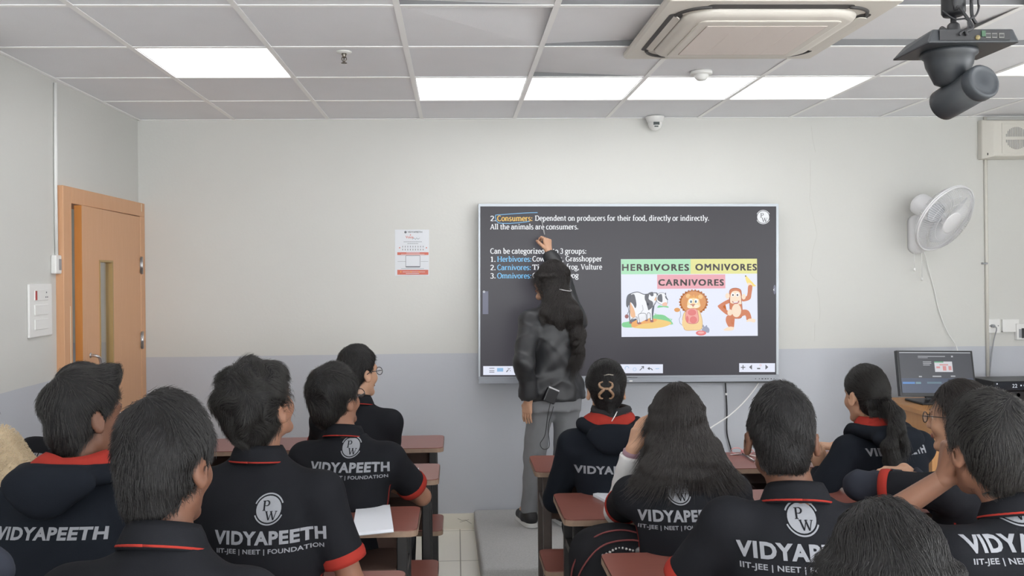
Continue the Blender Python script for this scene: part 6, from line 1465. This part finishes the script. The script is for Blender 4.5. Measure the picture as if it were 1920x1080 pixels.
# backpack on the bench between the right hand desks
BPK = fabric('black rucksack cloth', rgb(30, 30, 33)); BRD = mat('red piping', rgb(104, 44, 44), .7)
bc = at(1142, 1050, 2.92)
o = thing('backpack', 'black backpack with red piping and a beaded chain on the bench under the desk', 'backpack', (bc.x+.03, 2.93, .441), R(4))
g = Field(); g.ell((0, 0, .17), (.165, .115, .19), .03); g.cap((-.10,-.0,.07),(.10,0,.07), .085, .085, .05); g.cap((-.09,.0,.28),(.09,0,.28), .06, .06, .06)
wb = Waves(3, 20, 8); F, lo = g.evalgrid(.009, post=lambda F_, X, Y_, Z: np.maximum(F_-.003*wb(X, Y_, Z), .002-Z)); v2, q2 = nets(F, lo, .009); link(bpy.data.objects.new('bag_body', npmesh('bag_body', smooth_mesh(v2, q2, 2), q2, [BPK])), o)
g = Field(); g.ell((0.01, -.095, .11), (.125, .05, .115), .02); F, lo = g.evalgrid(.009, post=lambda F_, X, Y_, Z: np.maximum(F_-.003*wb(X, Y_, Z), .002-Z)); v2, q2 = nets(F, lo, .009); pk = bpy.data.objects.new('front_pocket', npmesh('front_pocket', smooth_mesh(v2, q2, 1), q2, [BPK])); link(pk, o)
b = MB(); b.smooth = True; b.tube(bez([(-.155,-.055,.16),(-.14,-.075,.24),(-.08,-.085,.315),(0,-.085,.335),(.08,-.085,.32),(.14,-.075,.25)], 6), .003, 6); b.tube(bez([(-.165,-.02,.14),(-.155,-.035,.25),(-.09,-.045,.335),(0,-.045,.357),(.09,-.045,.335)], 6), .003, 6); b.build('piping', BRD, o)
b = MB(); b.smooth = True; b.tube(bez([(-.11,-.12,.12),(-.09,-.135,.19),(-.02,-.14,.215),(.07,-.14,.205),(.12,-.13,.15)], 6), .0035, 6); b.build('pocket_piping', BRD, pk)
BEAD = mat('silver beads', rgb(180, 178, 176), .3, metal=.5); b = MB(); b.smooth = True
for k in range(12):
    x = -.07+.011*k; b.lathe([(.001,-.0045),(.0045,-.002),(.0045,.002),(.001,.0045)], Matrix.Translation((x, -.086-.006*math.sin(k), .290+.02*math.sin(k*.28))), 8)
b.build('bead_chain', BEAD, o)
b = MB(); b.smooth = True; g2 = [(.07+.034*math.cos(2*PI*k/20), -.090, .298+.018*math.sin(2*PI*k/20)) for k in range(20)]; b.add(g2, [tuple(range(20))]); q = b.build('patch', mat('grey woven patch', rgb(112, 110, 110), .8, var=.5, vscale=60), o); md = q.modifiers.new('solidify', 'SOLIDIFY'); md.thickness = .006
b = MB(); b.smooth = True; b.tube([(-.085,-.146,.16),(-.075,-.150,.125),(-.065,-.148,.10)], .004, 6); b.build('zip_pull', STEEL, pk)

# fleecy plush at the left edge
FUR = mat('beige curly fleece', rgb(196, 178, 150), .95, var=.15, vscale=40, spec=.1); FURS = mat('beige fleece pile', rgb(206, 190, 164), .9, spec=.1)
pc = at(8, 880, 2.95)
o = thing('fleece_bundle', 'beige fluffy fleece bundle at the far left edge beside the hooded boy', 'fleece', (pc.x-.055, 3.05, .752))
g = Field(); g.ell((-.02, 0, .17), (.13, .12, .20), .03); g.ell((0, .0, .05), (.17, .13, .06), .06); g.ell((-.05, 0, .26), (.115, .11, .09), .04)
wf, wf2 = Waves(8, 60, 10), Waves(9, 26, 8); F, lo = g.evalgrid(.007, post=lambda F_, X, Y_, Z: np.maximum(F_-.006*wf(X, Y_, Z)-.010*wf2(X, Y_, Z), .001-Z)); v2, q2 = nets(F, lo, .007); v2 = smooth_mesh(v2, q2, 1); fm = npmesh('fleece_body', v2, q2, [FUR]); fo = bpy.data.objects.new('fleece_body', fm); link(fo, o)
nn = np.zeros(len(v2)*3, np.float32); fm.vertex_normals.foreach_get('vector', nn); nn = nn.reshape(-1, 3); rs = np.random.RandomState(4); ix = rs.randint(0, len(v2), 7000); base_ = v2[ix]; nd = nn[ix]; pts = np.zeros((7000, 5, 3)); ph = rs.rand(7000)*6.28; t1 = np.cross(nd, (0, 0, 1.0)); t2 = np.cross(nd, t1)
for j in range(5): pts[:, j] = base_+nd*(.0028*j)+.0035*(np.cos(ph+1.5*j)[:, None]*t1+np.sin(ph+1.5*j)[:, None]*t2)*(j/4)
cv = bpy.data.hair_curves.new('fleece_pile'); cv.add_curves([5]*7000); cv.attributes['position'].data.foreach_set('vector', pts.astype(np.float32).ravel())
ra = cv.attributes.get('radius') or cv.attributes.new('radius', 'FLOAT', 'POINT'); ra.data.foreach_set('value', np.full(35000, .0009, np.float32)); cv.materials.append(FURS); fp = bpy.data.objects.new('fleece_pile', cv); link(fp, fo)
